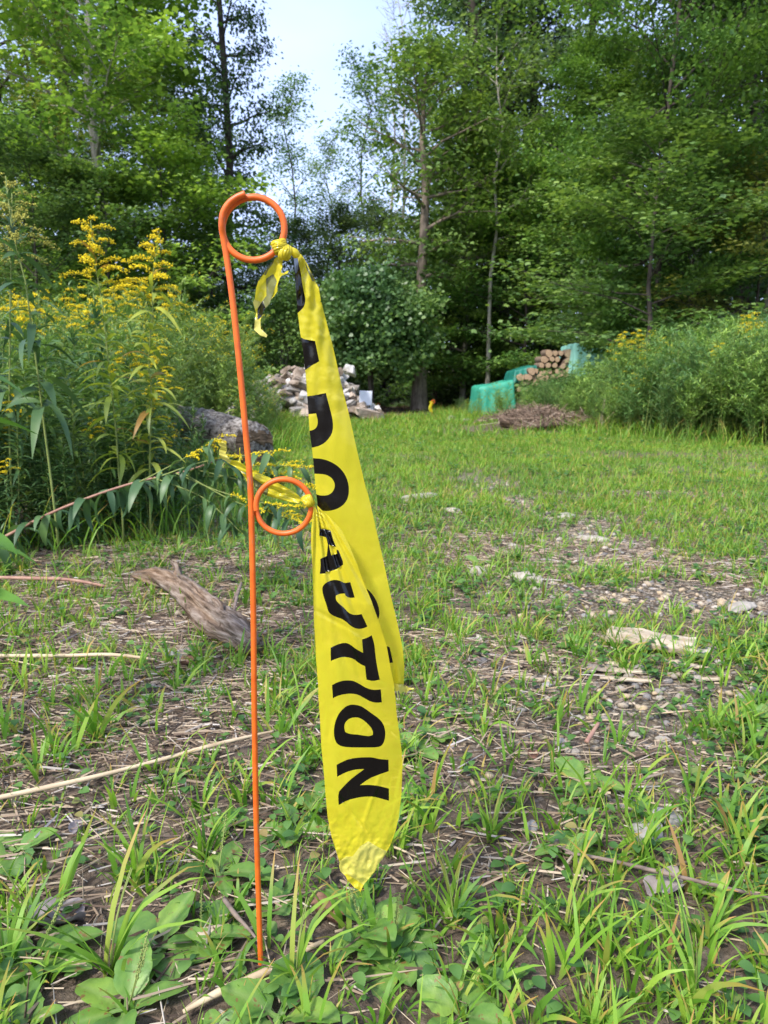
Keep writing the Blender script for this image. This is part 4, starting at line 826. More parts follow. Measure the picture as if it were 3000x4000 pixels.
def rl(name, pts, rads, mat, seed, **k):
    o = rough_log(name, [Vector(p) - oD for p in pts], rads, mat, seed, loc=(0, 0, 0), parent=dl, **k); return o
rl("trunk", [dz(292, 1258, .024), dz(345, 1270, .028), dz(400, 1303, .032), dz(450, 1350, .032), dz(500, 1388, .030), dz(552, 1418, .026)], [.010, .026, .031, .034, .034, .036, .036, .030], M['driftwood'], 4, amp=.34, ns=64, fr=40)
rl("snag", [dz(385, 1285, .045), dz(385, 1268, .06), dz(372, 1256, .065)], [.014, .010, .003], M['driftwood'], 8, amp=.5, ns=16)
rl("loose_bark", [dz(462, 1352, .070), dz(480, 1368, .066), dz(478, 1392, .04)], [.003, .009, .008, .003], M['driftwood'], 11, amp=.6, ns=12)
# fallen log
lg = empty("fallen_log", (-.95, 5.2, 0)); tag(lg, "thick fallen log with pale rough bark and a dark hollow cut end in the weeds", "log")
ax = Vector((-.66, .75, 0)).normalized(); pts = [Vector((0, 0, .17)) + ax * (t * 3.3) + Vector((0, 0, .22 * t)) for t in np.linspace(0, 1, 7)]
rough_log("bark", pts, [.168, .175, .17, .175, .168, .16, .16], M['bark_log'], 3, amp=.12, ns=48, loc=(0, 0, 0), parent=lg, fr=40)
m, t = new_mat("sawn_end"); n_ = noise(t, 16, 6, .7, vec_scale=(1, 1, 5)); finish(t, ramp(t, n_, [(.3, (.035, .022, .014)), (.55, (.16, .11, .07)), (.75, (.30, .22, .15))]), .9, bump=n_, bstr=.8, bdist=.02, spec=.15); M['sawn'] = m
mb = MB(); u_ = ax.orthogonal().normalized(); b_ = ax.cross(u_); nr, na = 12, 48; V = []
for i in range(nr + 1):
    for j in range(na):
        a = 2 * math.pi * j / na; rr = .158 * i / nr; p = u_ * math.cos(a) * rr + b_ * math.sin(a) * rr; side_ = p.dot(b_ if abs(b_.z) < .5 else u_); hz = p.z
        hol = max(0, 1 - ((side_ - .0) / .05) ** 2 - ((hz + .04) / .055) ** 2) + max(0, 1 - ((side_ - .085) / .03) ** 2 - ((hz + .05) / .05) ** 2)
        dep = -.006 + .10 * min(1, hol * 1.6) + .006 * mnoise.noise(Vector((side_ * 60, hz * 20, 0))); V.append(Vector((0, 0, .17)) + p + ax * dep)
f = [[i * na + j, i * na + (j + 1) % na, (i + 1) * na + (j + 1) % na, (i + 1) * na + j] for i in range(nr) for j in range(na)]
mb.add(np.array([tuple(v) for v in V]), np.array(f)); mb.build("cut_end", M['sawn'], lg)
# sticks
def stick(name, pts, r, mat, lab, cat="stick", grp=None, seed=1):
    p0 = Vector(pts[0]); o = rough_log(name, pts, r, mat, seed, amp=.12, ns=8, loc=tuple(p0), fr=30); tag(o, lab, cat, grp); return o
M['straw_stalk'] = simple("dry_stalk", (.36, .26, .16), (.60, .48, .32), 60, .7, .3, .002, stretch=(.2, 1, 1))
M['twig'] = simple("twig", (.08, .055, .045), (.26, .20, .165), 60, .85, .4, .002, stretch=(.2, 1, 1))
stick("dry_stalk", [dz(-30, 1752, .016), dz(150, 1715, .018), dz(300, 1680, .02), dz(450, 1640, .022), dz(530, 1617, .02), dz(592, 1598, .016)], [.0040, .0038, .0034, .0036, .0028, .0022], M['straw_stalk'], "long pale dry stalk crossing the straw litter from the left edge to the shaft")
stick("dry_stalk", [dz(395, 2182, -.002), dz(480, 2140, .0), dz(562, 2106, .0), dz(640, 2062, .0), dz(700, 2036, .002)], [.0022, .0045, .0048, .0042, .002], M['straw_stalk'], "thick dry stalk lying at the foot of the orange stake", seed=3)
stick("dry_stalk", [dz(-30, 1430, .015), dz(120, 1434, .018), dz(240, 1433, .02), dz(335, 1436, .012)], [.004, .0045, .004, .003], M['straw_stalk'], "straight dry stalk below the broken branch at the left edge", seed=4)
stick("twig", [dz(-30, 1268, .03), dz(60, 1270, .03), dz(150, 1273, .03), dz(228, 1277, .015)], [.005, .006, .005, .004], M['stem_red'], "reddish brown twig lying at the left edge level with the broken branch", seed=5)
stick("twig", [dz(484, 1958, .010), dz(510, 2000, .014), dz(540, 2030, .012), dz(562, 2055, .01)], [.0028, .0026, .0018, .0012], M['twig'], "short grey twig pointing at the foot of the orange stake", seed=6)
stick("twig", [dz(0, 1380, .02), dz(20, 1372, .03), dz(60, 1350, .02)], [.002, .003, .002], M['twig'], "small bent twig at the left edge", seed=7)
stick("twig", [dz(505, 1310, .02), dz(523, 1305, .06), dz(512, 1355, .07), dz(495, 1400, .02)], [.003, .004, .004, .002], M['twig'], "dark forked twig curling over the thick end of the broken branch", seed=8)
stick("twig", [dz(870, 1640, .01), dz(930, 1655, .012), dz(960, 1700, .01)], [.001, .0015, .001], M['twig'], "thin dark twig right of the letter N", seed=9)
stick("twig", [dz(1220, 1860, .012), dz(1300, 1880, .016), dz(1440, 1910, .014), dz(1680, 1965, .012)], [.0015, .0022, .0026, .002], M['twig'], "long dark twig running to the right edge in the foreground grass", seed=10)
stick("twig", [dz(1200, 1840, .01), dz(1240, 1870, .014), dz(1265, 1920, .01)], [.0012, .002, .0012], M['twig'], "short dark twig crossing the foreground pebbles", seed=11)
stick("twig", [dz(1265, 1640, .03), dz(1290, 1610, .04)], [.004, .003], M['stem_red'], "reddish broken stub beside the gravel", seed=12)
stick("dry_stalk", [dz(240, 1185, .02), dz(300, 1160, .03), dz(370, 1137, .02)], [.003, .004, .003], M['straw_stalk'], "pale stalk under the fallen goldenrod", seed=13)
for k in range(26):
    y = wrng.uniform(.6, 2.4); x = wrng.uniform(-.6, .5) * y; a = wrng.uniform(-.6, .9); l_ = wrng.uniform(.05, .16); z0 = h1(x, y) + .008; c0 = Vector((x, y, z0)); d0 = Vector((math.cos(a), math.sin(a), wrng.uniform(-.03, .06)))
    stick("twig", [c0, c0 + d0 * l_ * .5 + Vector((0, wrng.uniform(-.008, .008), .003)), c0 + d0 * l_], [.0010, .0016, .0008], wrng.choice([M['twig'], M['straw_stalk']]), "thin dry twig scattered on the ground", "stick", "thin twigs scattered over the ground", seed=20 + k)
# rocks
M['rock'] = simple("pale_rock", (.24, .21, .17), (.42, .38, .32), 35, .85, .6, .004); M['rock_grey'] = simple("grey_rock", (.17, .16, .15), (.36, .34, .32), 45, .85, .6, .004)
def rock(x_, y_, s, sc, mat, lab, seed, grp=None, at=None):
    q = GD(x_, y_) if at is None else Vector(at); tv, tf = ico(seed, 4, .16, sc)
    for i, v in enumerate(tv): tv[i] = v * (1 + .05 * mnoise.noise(Vector(v) * 5) + .02 * mnoise.noise(Vector(v) * 14))
    mb = MB(); mb.add(tv * s, tf); o = mb.build("rock", mat, loc=(q.x, q.y, h1(q.x, q.y) + s * .12)); o.rotation_euler = (0, 0, seed * 1.3); tag(o, lab, "rock", grp)
rock(1033, 1232, .040, (1, .8, .55), M['rock'], "rounded pale rock in the grass right of the tape, left of two", 1)
rock(1140, 1256, .046, (1, .7, .5), M['rock'], "rounded pale rock in the grass right of the tape, right of two", 2)
rock(905, 1086, .10, (1.3, .5, .18), M['rock'], "long flat pale rock in the grass near the tape's right edge", 3)
rock(1110, 1178, .03, (1, .7, .5), M['rock'], "small pale rock above the two rounded rocks", 4)
rock(1206, 1826, .013, (1, .6, .45), M['rock'], "small tan pebble in the foreground grass", 5)
rock(1150, 1790, .015, (1, .7, .5), M['rock_grey'], "grey pebble in the foreground grass left of the dark twigs", 6)
rock(1440, 1765, .022, (1, .8, .5), M['rock_grey'], "grey pebble beside the flat right plantain", 7)
rock(1400, 1795, .024, (1, .8, .45), M['rock_grey'], "brown grey stone sunk in the grass at right", 8)
rock(975, 1110, .045, (1.4, .6, .3), M['rock'], "flat pale rock lying in the track behind the rounded rocks", 9)
rock(1010, 912, .11, (1, .6, .5), M['rock_grey'], "grey stone by the track near the far stake", 10)
rock(975, 908, .13, (1.2, .6, .5), M['rock'], "pale stone by the track near the far stake", 11)
rock(390, 1402, .035, (1.3, 1, .12), M['rock_grey'], "flat grey purple stone just below the broken branch", 12)
rock(1225, 1120, .06, (1.3, .6, .3), M['rock'], "pale flat stone in the bare wheel track", 13)
rock(1280, 1160, .05, (1.4, .6, .25), M['rock'], "lower pale flat stone in the bare wheel track", 14)
rock(1600, 1318, .04, (1.5, .6, .3), M['rock'], "pale flat stone at the right edge of the track", 15)
rr_ = random.Random(77)
for k in range(48):
    while True:
        x = rr_.uniform(.0, 1.0); y = rr_.uniform(.95, 2.6); li, gr = masks(np.array([x]), np.array([y]))
        if gr[0] > .45 and x < .56 * y: break
    rock(0, 0, rr_.uniform(.007, .015), (1, .75, .5), rr_.choice([M['rock'], M['rock_grey']]), "walnut sized stone in the gravel of the bare track", k % 9, "walnut sized stones in the gravel", at=(x, y, 0))
# rotten wood slab and chips
def chip(name, x_, y_, L_, W_, T_, az, mat, lab, seed, grp=None, at=None, tilt=.05, cat="wood chip"):
    rg = random.Random(seed); q = GD(x_, y_) if at is None else Vector(at); nx, ny = 14, 7; mb = MB(); V = []
    for s_ in (1, -1):
        for i in range(nx):
            for j in range(ny):
                u_ = i / (nx - 1) * 2 - 1; v_ = j / (ny - 1) * 2 - 1; e = 1 - .35 * abs(mnoise.noise(Vector((v_ * 3, seed, 0)))) * (abs(u_) > .7) - .1 * mnoise.noise(Vector((v_ * 6, seed, 3)))
                ww = (1 - .35 * u_ * u_ * abs(mnoise.noise(Vector((seed, 1, 2)))) * 2 + .18 * mnoise.noise(Vector((u_ * 3, seed * 2, s_ * .0))))
                V.append((u_ * L_ / 2 * e, v_ * W_ / 2 * ww, s_ * T_ / 2 * (1 - .6 * abs(v_) ** 3) + T_ * .3 * mnoise.noise(Vector((u_ * 2, v_ * 5, seed + s_))) + .1 * T_ * mnoise.noise(Vector((u_ * 4, v_ * 14, seed)))))
    f = []; nn = nx * ny
    for i in range(nx - 1):
        for j in range(ny - 1): a = i * ny + j; f += [[a, a + 1, a + ny + 1, a + ny][::-1], [nn + a, nn + a + 1, nn + a + ny + 1, nn + a + ny]]
    for i in range(nx - 1): a = i * ny; f.append([a, a + ny, nn + a + ny, nn + a]); a = i * ny + ny - 1; f.append([a, a + ny, nn + a + ny, nn + a][::-1])
    for j in range(ny - 1): f.append([j, j + 1, nn + j + 1, nn + j][::-1]); a = (nx - 1) * ny + j; f.append([a, a + 1, nn + a + 1, nn + a])
    mb.add(np.array(V), np.array(f)); o = mb.build(name, mat, loc=(q.x, q.y, h1(q.x, q.y) + T_ * .5 + .003), smooth=False); o.rotation_euler = (rg.uniform(-tilt, tilt), rg.uniform(-tilt, tilt), az); tag(o, lab, cat, grp); return o
chip("rotten_slab", 1405, 1398, .19, .10, .024, -.45, M['wood_pale'], "large crumbling pale slab of rotten wood on the gravel at right", 1, tilt=.03, cat="wood slab")
chip("rotten_slab", 1480, 1415, .10, .06, .016, -.5, M['rock'], "broken pale end of the rotten slab on the gravel", 2, cat="wood slab")
for k, (x_, y_, l_, w_, a_, lab) in enumerate([(1370, 1462, .085, .016, -.1, "pale straight wood chip below the rotten slab, upper of two"), (1350, 1478, .10, .012, -.2, "pale straight wood chip below the rotten slab, lower of two"), (1310, 1440, .06, .012, -.6, "slanting pale wood chip left of the rotten slab"),
        (1300, 1452, .06, .03, -.3, "grey splintered wood chunk left of the pale chips"), (1490, 1448, .055, .012, -.5, "pale wood chip at the right of the gravel, upper"), (1530, 1475, .05, .010, -.1, "pale wood chip at the right of the gravel, lower"), (1455, 1440, .035, .012, .3, "short pale chip right of the long chips"),
        (1265, 1405, .05, .014, .2, "thin pale chip in the grass left of the rotten slab"), (460, 2010, .035, .012, .3, "tan wood chip on the soil left of the shaft")]):
    chip("wood_chip", x_, y_, l_, w_, .007, a_, M['wood_pale'] if k != 3 else M['wood_grey'], lab, 10 + k)
for k in range(40):
    a = rr_.uniform(-1, 1); q = GD(rr_.uniform(1150, 1650), rr_.uniform(1380, 1560)); chip("wood_chip", 0, 0, rr_.uniform(.012, .035), rr_.uniform(.004, .01), .003, a, rr_.choice([M['wood_pale'], M['wood_grey']]), "small wood splinter scattered round the rotten slab", 40 + k % 7, "small splinters on the gravel", at=q)
# dead leaves
M['dead'] = simple("dead_leaf", (.16, .075, .05), (.30, .17, .11), 60, .7, .4, .002, trans=.15); M['dead_grey'] = simple("grey_dead_leaf", (.20, .17, .17), (.36, .31, .30), 60, .8, .4, .002)
def dead(x_, y_, s, mat, lab, seed):
    q = GD(x_, y_); n_ = 9; V = []
    for i in range(n_):
        for j in range(n_):
            u_ = i / (n_ - 1) * 2 - 1; v_ = j / (n_ - 1) * 2 - 1; r_ = (1 - .4 * abs(v_) ** 2); V.append((u_ * s * r_ * .7, v_ * s, s * (.5 * u_ * u_ + .25 * mnoise.noise(Vector((u_ * 2, v_ * 2, seed))))))
    f = np.array([[i * n_ + j, i * n_ + j + 1, (i + 1) * n_ + j + 1, (i + 1) * n_ + j] for i in range(n_ - 1) for j in range(n_ - 1)]); mb = MB(); mb.add(np.array(V), f)
    o = mb.build("dead_leaf", mat, loc=(q.x, q.y, h1(q.x, q.y) + .004)); o.rotation_euler = (.2, .1, seed); tag(o, lab, "leaf")
dead(700, 1975, .02, M['dead'], "curled red brown dead leaf left of the tape's tip", 1); dead(120, 1985, .03, M['dead_grey'], "grey dead leaf on the soil at the bottom left", 2)
dead(175, 1790, .018, M['dead_grey'], "pale grey dead leaf on the straw litter", 3); dead(400, 1425, .025, M['dead'], "dark red leaf tucked below the flat grey stone", 4)
dead(1440, 1910, .025, M['dead_grey'], "grey brown dead leaf in the lower right grass", 5); dead(1150, 1640, .012, M['dead'], "small reddish leaf in the middle gravel", 6); dead(965, 1060, .03, M['dead'], "orange brown leaf on the grass behind the flat rock", 7)

# ------------------------------------------------------------------ rubble pile, sign, brush, far stakes
M['rubble'] = simple("pale_rubble", (.34, .32, .30), (.62, .60, .58), 14, .85, .5, .01); M['rubble_tan'] = simple("tan_rubble", (.20, .155, .12), (.40, .33, .27), 14, .85, .5, .01)
for k_ in ('rubble', 'rubble_tan'):
    t = M[k_].node_tree; pr = [q for q in t.nodes if q.bl_idname == "ShaderNodeBsdfPrincipled"][0]; lk = pr.inputs["Base Color"].links[0].from_socket
    oi = nd(t, "ShaderNodeObjectInfo"); v = ramp(t, oi.outputs["Random"], [(0, (.5, .47, .44)), (.5, (.95, .95, .95)), (1, (1.3, 1.3, 1.32))]); dirt = ramp(t, noise(t, 5, 4, .6), [(.45, (1, 1, 1)), (.65, (.5, .45, .36))]); t.links.new(mixc(t, 1.0, mixc(t, 1.0, lk, v, 'MULTIPLY'), dirt, 'MULTIPLY'), pr.inputs["Base Color"])
def block(seed):
    rg = random.Random(seed); mb = MB(); sx_, sy_, sz_ = rg.uniform(.10, .19), rg.uniform(.045, .075), rg.uniform(.035, .06); V = []; n_ = 5
    import bmesh
    b = bmesh.new(); bmesh.ops.create_cube(b, size=2); bmesh.ops.bevel(b, geom=list(b.edges), offset=.18, segments=2, affect='EDGES'); bmesh.ops.subdivide_edges(b, edges=list(b.edges), cuts=1, use_grid_fill=True)
    bmesh.ops.triangulate(b, faces=list(b.faces))
    V = np.array([v.co[:] for v in b.verts]); f = np.array([[v.index for v in q.verts] for q in b.faces]); b.free()
    for i, v in enumerate(V): q = 1 + .22 * mnoise.noise(Vector(v) * .9 + Vector((seed * 3, 0, 0))) + .1 * mnoise.noise(Vector(v) * 2.5 + Vector((seed, 2, 0))); V[i] = np.array([v[0] * q, v[1] * q * (1 - .25 * v[0] * rg.choice([-1, 1]) * 0 - .2 * v[2]), v[2] * q])
    mb.add(V * np.array([sx_, sy_, sz_]), f); return mb.build("rubble_chunk", M['rubble'] if seed % 3 else M['rubble_tan'], smooth=False)
blk = [block(s) for s in range(8)]; used5 = set()
rb = random.Random(4); nch = 0
px_ = [-2.5, -1.9, -1.45, -1.1, -.85, -.6, -.4, -.2]; ph_ = [.40, .74, .88, .88, .76, .48, .27, .10]
while nch < 265:
    x = rb.uniform(-2.6, -.12); top = float(np.interp(x, px_, ph_)) * rb.uniform(.85, 1.1); z = .04 + rb.random() ** .85 * top * .95
    half = .80 * (1 - z / (top + .12)) + .08; y = 12.6 - half * rb.uniform(.75, 1.05) if rb.random() < .82 else 12.6 + half * rb.uniform(.5, 1)
    i = rb.randrange(8); o = blk[i]
    if i in used5: o = o.copy(); S.collection.objects.link(o)
    used5.add(i); nch += 1
    o.location = (x, y, z); o.rotation_euler = (rb.uniform(-.9, .9), rb.uniform(-.9, .9), rb.uniform(0, 3.14)); s = rb.uniform(.6, 1.25) * (1.25 if rb.random() < .2 else 1); o.scale = (s, s, s)
    tag(o, "broken pale chunk in the rubble heap left of the track's far end", "rubble", "pale chunks in the rubble heap")
for k, (x_, y_, s, lab) in enumerate([(795, 893, 1.3, "separate pale chunk at the right foot of the rubble heap"), (756, 800, 1.2, "square white chunk sticking up behind the tape's right edge")]):
    o = blk[k].copy(); S.collection.objects.link(o); q = PD(x_, y_, 11.7); o.location = (q.x, 11.7, max(.06, q.z)); o.rotation_euler = (.3, .2, .5 + k); o.scale = (s,) * 3; tag(o, lab, "rubble")
core = MB(); tv, tf = ico(3, 3, .12, (.80, .42, .55)); core.add(tv, tf); o = core.build("rubble_heap_core", M['rubble_tan'], loc=(-1.45, 12.75, 0)); tag(o, "packed brown grit inside the pale rubble heap", "rubble heap"); o.scale = (1.0, 1, 1)
M['white'] = simple("white_board", (.62, .64, .72), (.70, .72, .80), 9, .6, .1, .001)
sg = empty("white_sign", PD(790, 872, 12.0)); tag(sg, "small square white board standing at the right of the rubble heap", "sign")
mb = MB(); w_, h_, d_ = .105, .12, .03; e = .008
V = [(sx_ * (w_ - (e if fr else 0)), (-d_ if fr else -d_ + e) if side_ == 0 else d_, sz_ * (h_ - (e if fr else 0))) for side_, fr in ((0, 1), (0, 0), (1, 0)) for sx_, sz_ in ((-1, -1), (1, -1), (1, 1), (-1, 1))]
f = [[0, 1, 2, 3]] + [[4 + i, 4 + (i + 1) % 4, (i + 1) % 4, i] for i in range(4)] + [[8 + i, 8 + (i + 1) % 4, 4 + (i + 1) % 4, 4 + i] for i in range(4)] + [[11, 10, 9, 8]]
mb.add(np.array(V), np.array(f)); bd = mb.build("board", M['white'], sg, smooth=False); bd.location = (0, 0, .09); bd.rotation_euler = (-.08, .05, .15)
mb = MB()
for sx_ in (-.06, .06): v, fs = tube([(sx_, .045, -.42), (sx_, .045, .16)], [.012, .012], 8); mb.add(v, fs)
mb.build("post", M['wood_grey'], sg)
# brush pile
bp_ = empty("brush_pile", (2.0, 9.3, h1(2.0, 9.3))); tag(bp_, "low heap of brown dead brush at the foot of the right weed bank", "brush pile")
mb = MB(); tv, tf = ico(6, 4, .2, (.50, .40, .14)); mb.add(tv, tf); mb.build("soil_mound", simple("brush_soil", (.06, .04, .03), (.20, .14, .10), 30, .95, .8, .03), bp_)
brushm, t = new_mat('brush_twig'); finish(t, ramp(t, isl(t), [(0, (.07, .045, .033)), (.5, (.18, .125, .09)), (.9, (.30, .22, .16)), (1, (.45, .38, .30))]), .85, spec=.2)
mb = MB(); rng = np.random.RandomState(9); n_ = 1400; x = rng.randn(n_) * .28; y = rng.randn(n_) * .24; z = .22 * np.exp(-(x / .6) ** 2 - (y / .4) ** 2) * .7 + .05 * rng.rand(n_); az = rng.rand(n_) * 6.28
tv = np.array([(-.5, -.5, 0), (.5, -.5, 0), (0, -.5, .8), (-.4, .5, 0), (.4, .5, 0), (0, .5, .6)], float); tf = [np.array([[0, 1, 4, 3], [1, 2, 5, 4], [2, 0, 3, 5]])]
wd = .003 + .006 * rng.rand(n_); inst(mb, tv, tf, np.stack([x, y, z], 1), basis(np.stack([np.cos(az), np.sin(az), .45 * rng.randn(n_)], 1), np.tile([[0, 0, 1.]], (n_, 1))), np.stack([wd, .08 + .3 * rng.rand(n_) ** 2, wd], 1))
mb.build("twigs", brushm, bp_, smooth=False)
stick("broken_stub", [Vector((2.75, 9.0, 0)), Vector((2.74, 9.0, .2)), Vector((2.77, 9.0, .42))], [.025, .018, .012], M['wood_pale'], "bleached upright stub at the right of the brush pile", "stick", seed=15)
stick("broken_stub", [Vector((2.55, 8.6, .02)), Vector((2.8, 8.9, .2)), Vector((3.0, 9.1, .32))], [.010, .010, .006], M['straw_stalk'], "leaning pale stem at the right of the brush pile", "stick", seed=16)
def mini(x_, y_, Yd, hgt_, lab):
    q = PD(x_, y_, Yd); root = empty("flagged_stake", (q.x, Yd, h1(q.x, Yd))); mb = MB(); a = [Vector((0, 0, -.02)), Vector((-.01, 0, hgt_ * .5)), Vector((-.02, 0, hgt_))]; v, f = tube(a, [.008] * 3, 8); mb.add(v, f)
    c = [Vector((.01 + .03 * math.cos(t_), 0, hgt_ + .03 * math.sin(t_))) for t_ in np.linspace(math.pi, -math.pi, 12)]; v, f = tube(c, [.006] * 12, 6); mb.add(v, f); mb.build("shaft", M['orange'], root)
    mb = MB(); V = []; 
    for i in range(10):
        t_ = i / 9
        for j in range(4): u_ = j / 3; V.append((.0 - .05 * u_ + .012 * math.sin(t_ * 7), -.012 + .02 * math.sin(u_ * 6 + t_ * 5), hgt_ * (1 - .75 * t_) + .01))
    f = [[i * 4 + j, i * 4 + j + 1, i * 4 + j + 5, i * 4 + j + 4] for i in range(9) for j in range(3)]; mb.add(np.array(V) * np.array([1.3, 1, 1]), np.array(f)); mb.build("ribbon", M['film'], root); tag(root, lab, "stake")
mini(934, 898, 13.5, .27, "small orange stake with yellow ribbon right of the big tree's foot")
mini(816, 880, 15.5, .17, "tiny orange and yellow stake at the dark forest opening")
# firewood stack and tarps
M['endgrain'] = simple("firewood_end", (.30, .19, .12), (.52, .38, .26), 30, .85, .4, .004); M['fw_bark'] = simple("firewood_bark", (.10, .07, .05), (.26, .19, .14), 20, .9, .6, .01)
def fw_log(seed):
    rg = random.Random(seed); root = empty("firewood_log"); r_ = rg.uniform(.045, .075); n_ = 12; ang = [2 * math.pi * i / n_ for i in range(n_)]; cut = rg.choice([0, 0, 1, 1])
    rad = [r_ * (1 + .15 * rg.uniform(-1, 1)) for a in ang]; pr = [(math.cos(a) * q, (math.sin(a) if not (cut and math.sin(a) < -.1) else -.1) * q) for a, q in zip(ang, rad)]
    mb = MB(); V = [(x, -.2, z) for x, z in pr] + [(x, .2, z) for x, z in pr]; mb.add(np.array(V), np.array([[i, (i + 1) % n_, n_ + (i + 1) % n_, n_ + i] for i in range(n_)])); mb.build("bark", M['fw_bark'], root)
    mb = MB(); c = [(0, -.203, 0)] + [(x * .96, -.2, z * .96) for x, z in pr]; mb.add(np.array(c), np.array([[0, 1 + (i + 1) % n_, 1 + i] for i in range(n_)])); c = [(0, .203, 0)] + [(x * .96, .2, z * .96) for x, z in pr]; mb.add(np.array(c), np.array([[0, 1 + i, 1 + (i + 1) % n_] for i in range(n_)])); mb.build("cut_end", M['endgrain'], root, smooth=False)
    return root
fl_ = [fw_log(s) for s in range(5)]; used6 = set()
for row in range(11):
    for k in range(9):
        x = 2.62 + k * .125 + (row % 2) * .06 + rb.uniform(-.015, .015); z = .06 + row * .112; top = np.interp(x, [2.6, 2.9, 3.05, 3.6, 3.8], [.72, .95, 1.2, 1.27, 1.2])
        if z > top: continue
        i = rb.randrange(5); o = fl_[i]
        if i in used6: o = copy_tree(o)
        used6.add(i); o.location = (x, 14.0 + rb.uniform(-.04, .04), z); o.rotation_euler = (0, rb.uniform(0, 6.28), rb.uniform(-.12, .12)); tag(o, "split firewood log stacked end on between the green tarps", "firewood", "firewood logs in the stack")
def tarp_mat(name, a, b): m, t = new_mat(name); n_ = noise(t, 5, 4); finish(t, ramp(t, n_, [(.3, a), (.7, b)]), .45, .25, noise(t, 7, 3, .5, dist=.5), .5, .03, .5); return m
def tarp(x0, x1, y0, y1, zf, drop, mat, lab, seed, under):
    """draped sheet: top follows zf(x), sides hang down by drop"""
    root = empty("tarp", ((x0 + x1) / 2, (y0 + y1) / 2, 0)); nx, ny = 44, 44; V = []
    for j in range(ny):
        for i in range(nx):
            u_ = i / (nx - 1) * 1.5 - .25; v_ = j / (ny - 1) * 1.8 - .4; ox = max(0, -u_) + max(0, u_ - 1); oy = max(0, -v_) + max(0, v_ - 1); fall = min(1, (ox / .25 if ox else 0) + (oy / .4 if oy else 0)) if (ox or oy) else 0
            fall = max(ox / .25, oy / .4); uu = min(1, max(0, u_)); vv = min(1, max(0, v_)); bul = .05 * fall
            x = x0 + (x1 - x0) * uu + (1 if u_ > .5 else -1) * bul * (ox > 0) + .015 * math.sin(j * .9 + seed) * fall; y = y0 + (y1 - y0) * vv + (1 if v_ > .5 else -1) * bul * (oy > 0) + .02 * math.sin(i * .8 + seed) * fall
            z = zf(x) + .03 * mnoise.noise(Vector((x * 3, y * 3, seed))) - fall * drop; V.append((x - root.location.x, y - root.location.y, max(.02, z)))
    f = np.array([[j * nx + i, j * nx + i + 1, (j + 1) * nx + i + 1, (j + 1) * nx + i] for j in range(ny - 1) for i in range(nx - 1)]); mb = MB(); mb.add(np.array(V), f)
    o = mb.build("sheet", mat, root); md = o.modifiers.new("thickness", 'SOLIDIFY'); md.thickness = .004; tag(root, lab, "tarp")
tarp(1.80, 2.44, 13.6, 14.8, lambda x: .55 + (x - 1.8) * .2, .57, tarp_mat("green_tarp", (.04, .38, .26), (.08, .50, .35)), "emerald green tarp draped over the low end of the wood stack", 1, 0)
tarp(2.52, 2.92, 13.9, 14.9, lambda x: .86 + (x - 2.5) * .25, .25, tarp_mat("teal_tarp", (.015, .18, .14), (.03, .27, .21)), "dark teal tarp over the middle step of the wood stack", 5, 0)
tarp(3.55, 4.15, 13.6, 14.6, lambda x: 1.36 - (x - 3.5) * .06, .65, tarp_mat("pale_teal_tarp", (.30, .70, .60), (.42, .80, .70)), "pale teal tarp hanging over the right end of the wood stack", 9, 0)

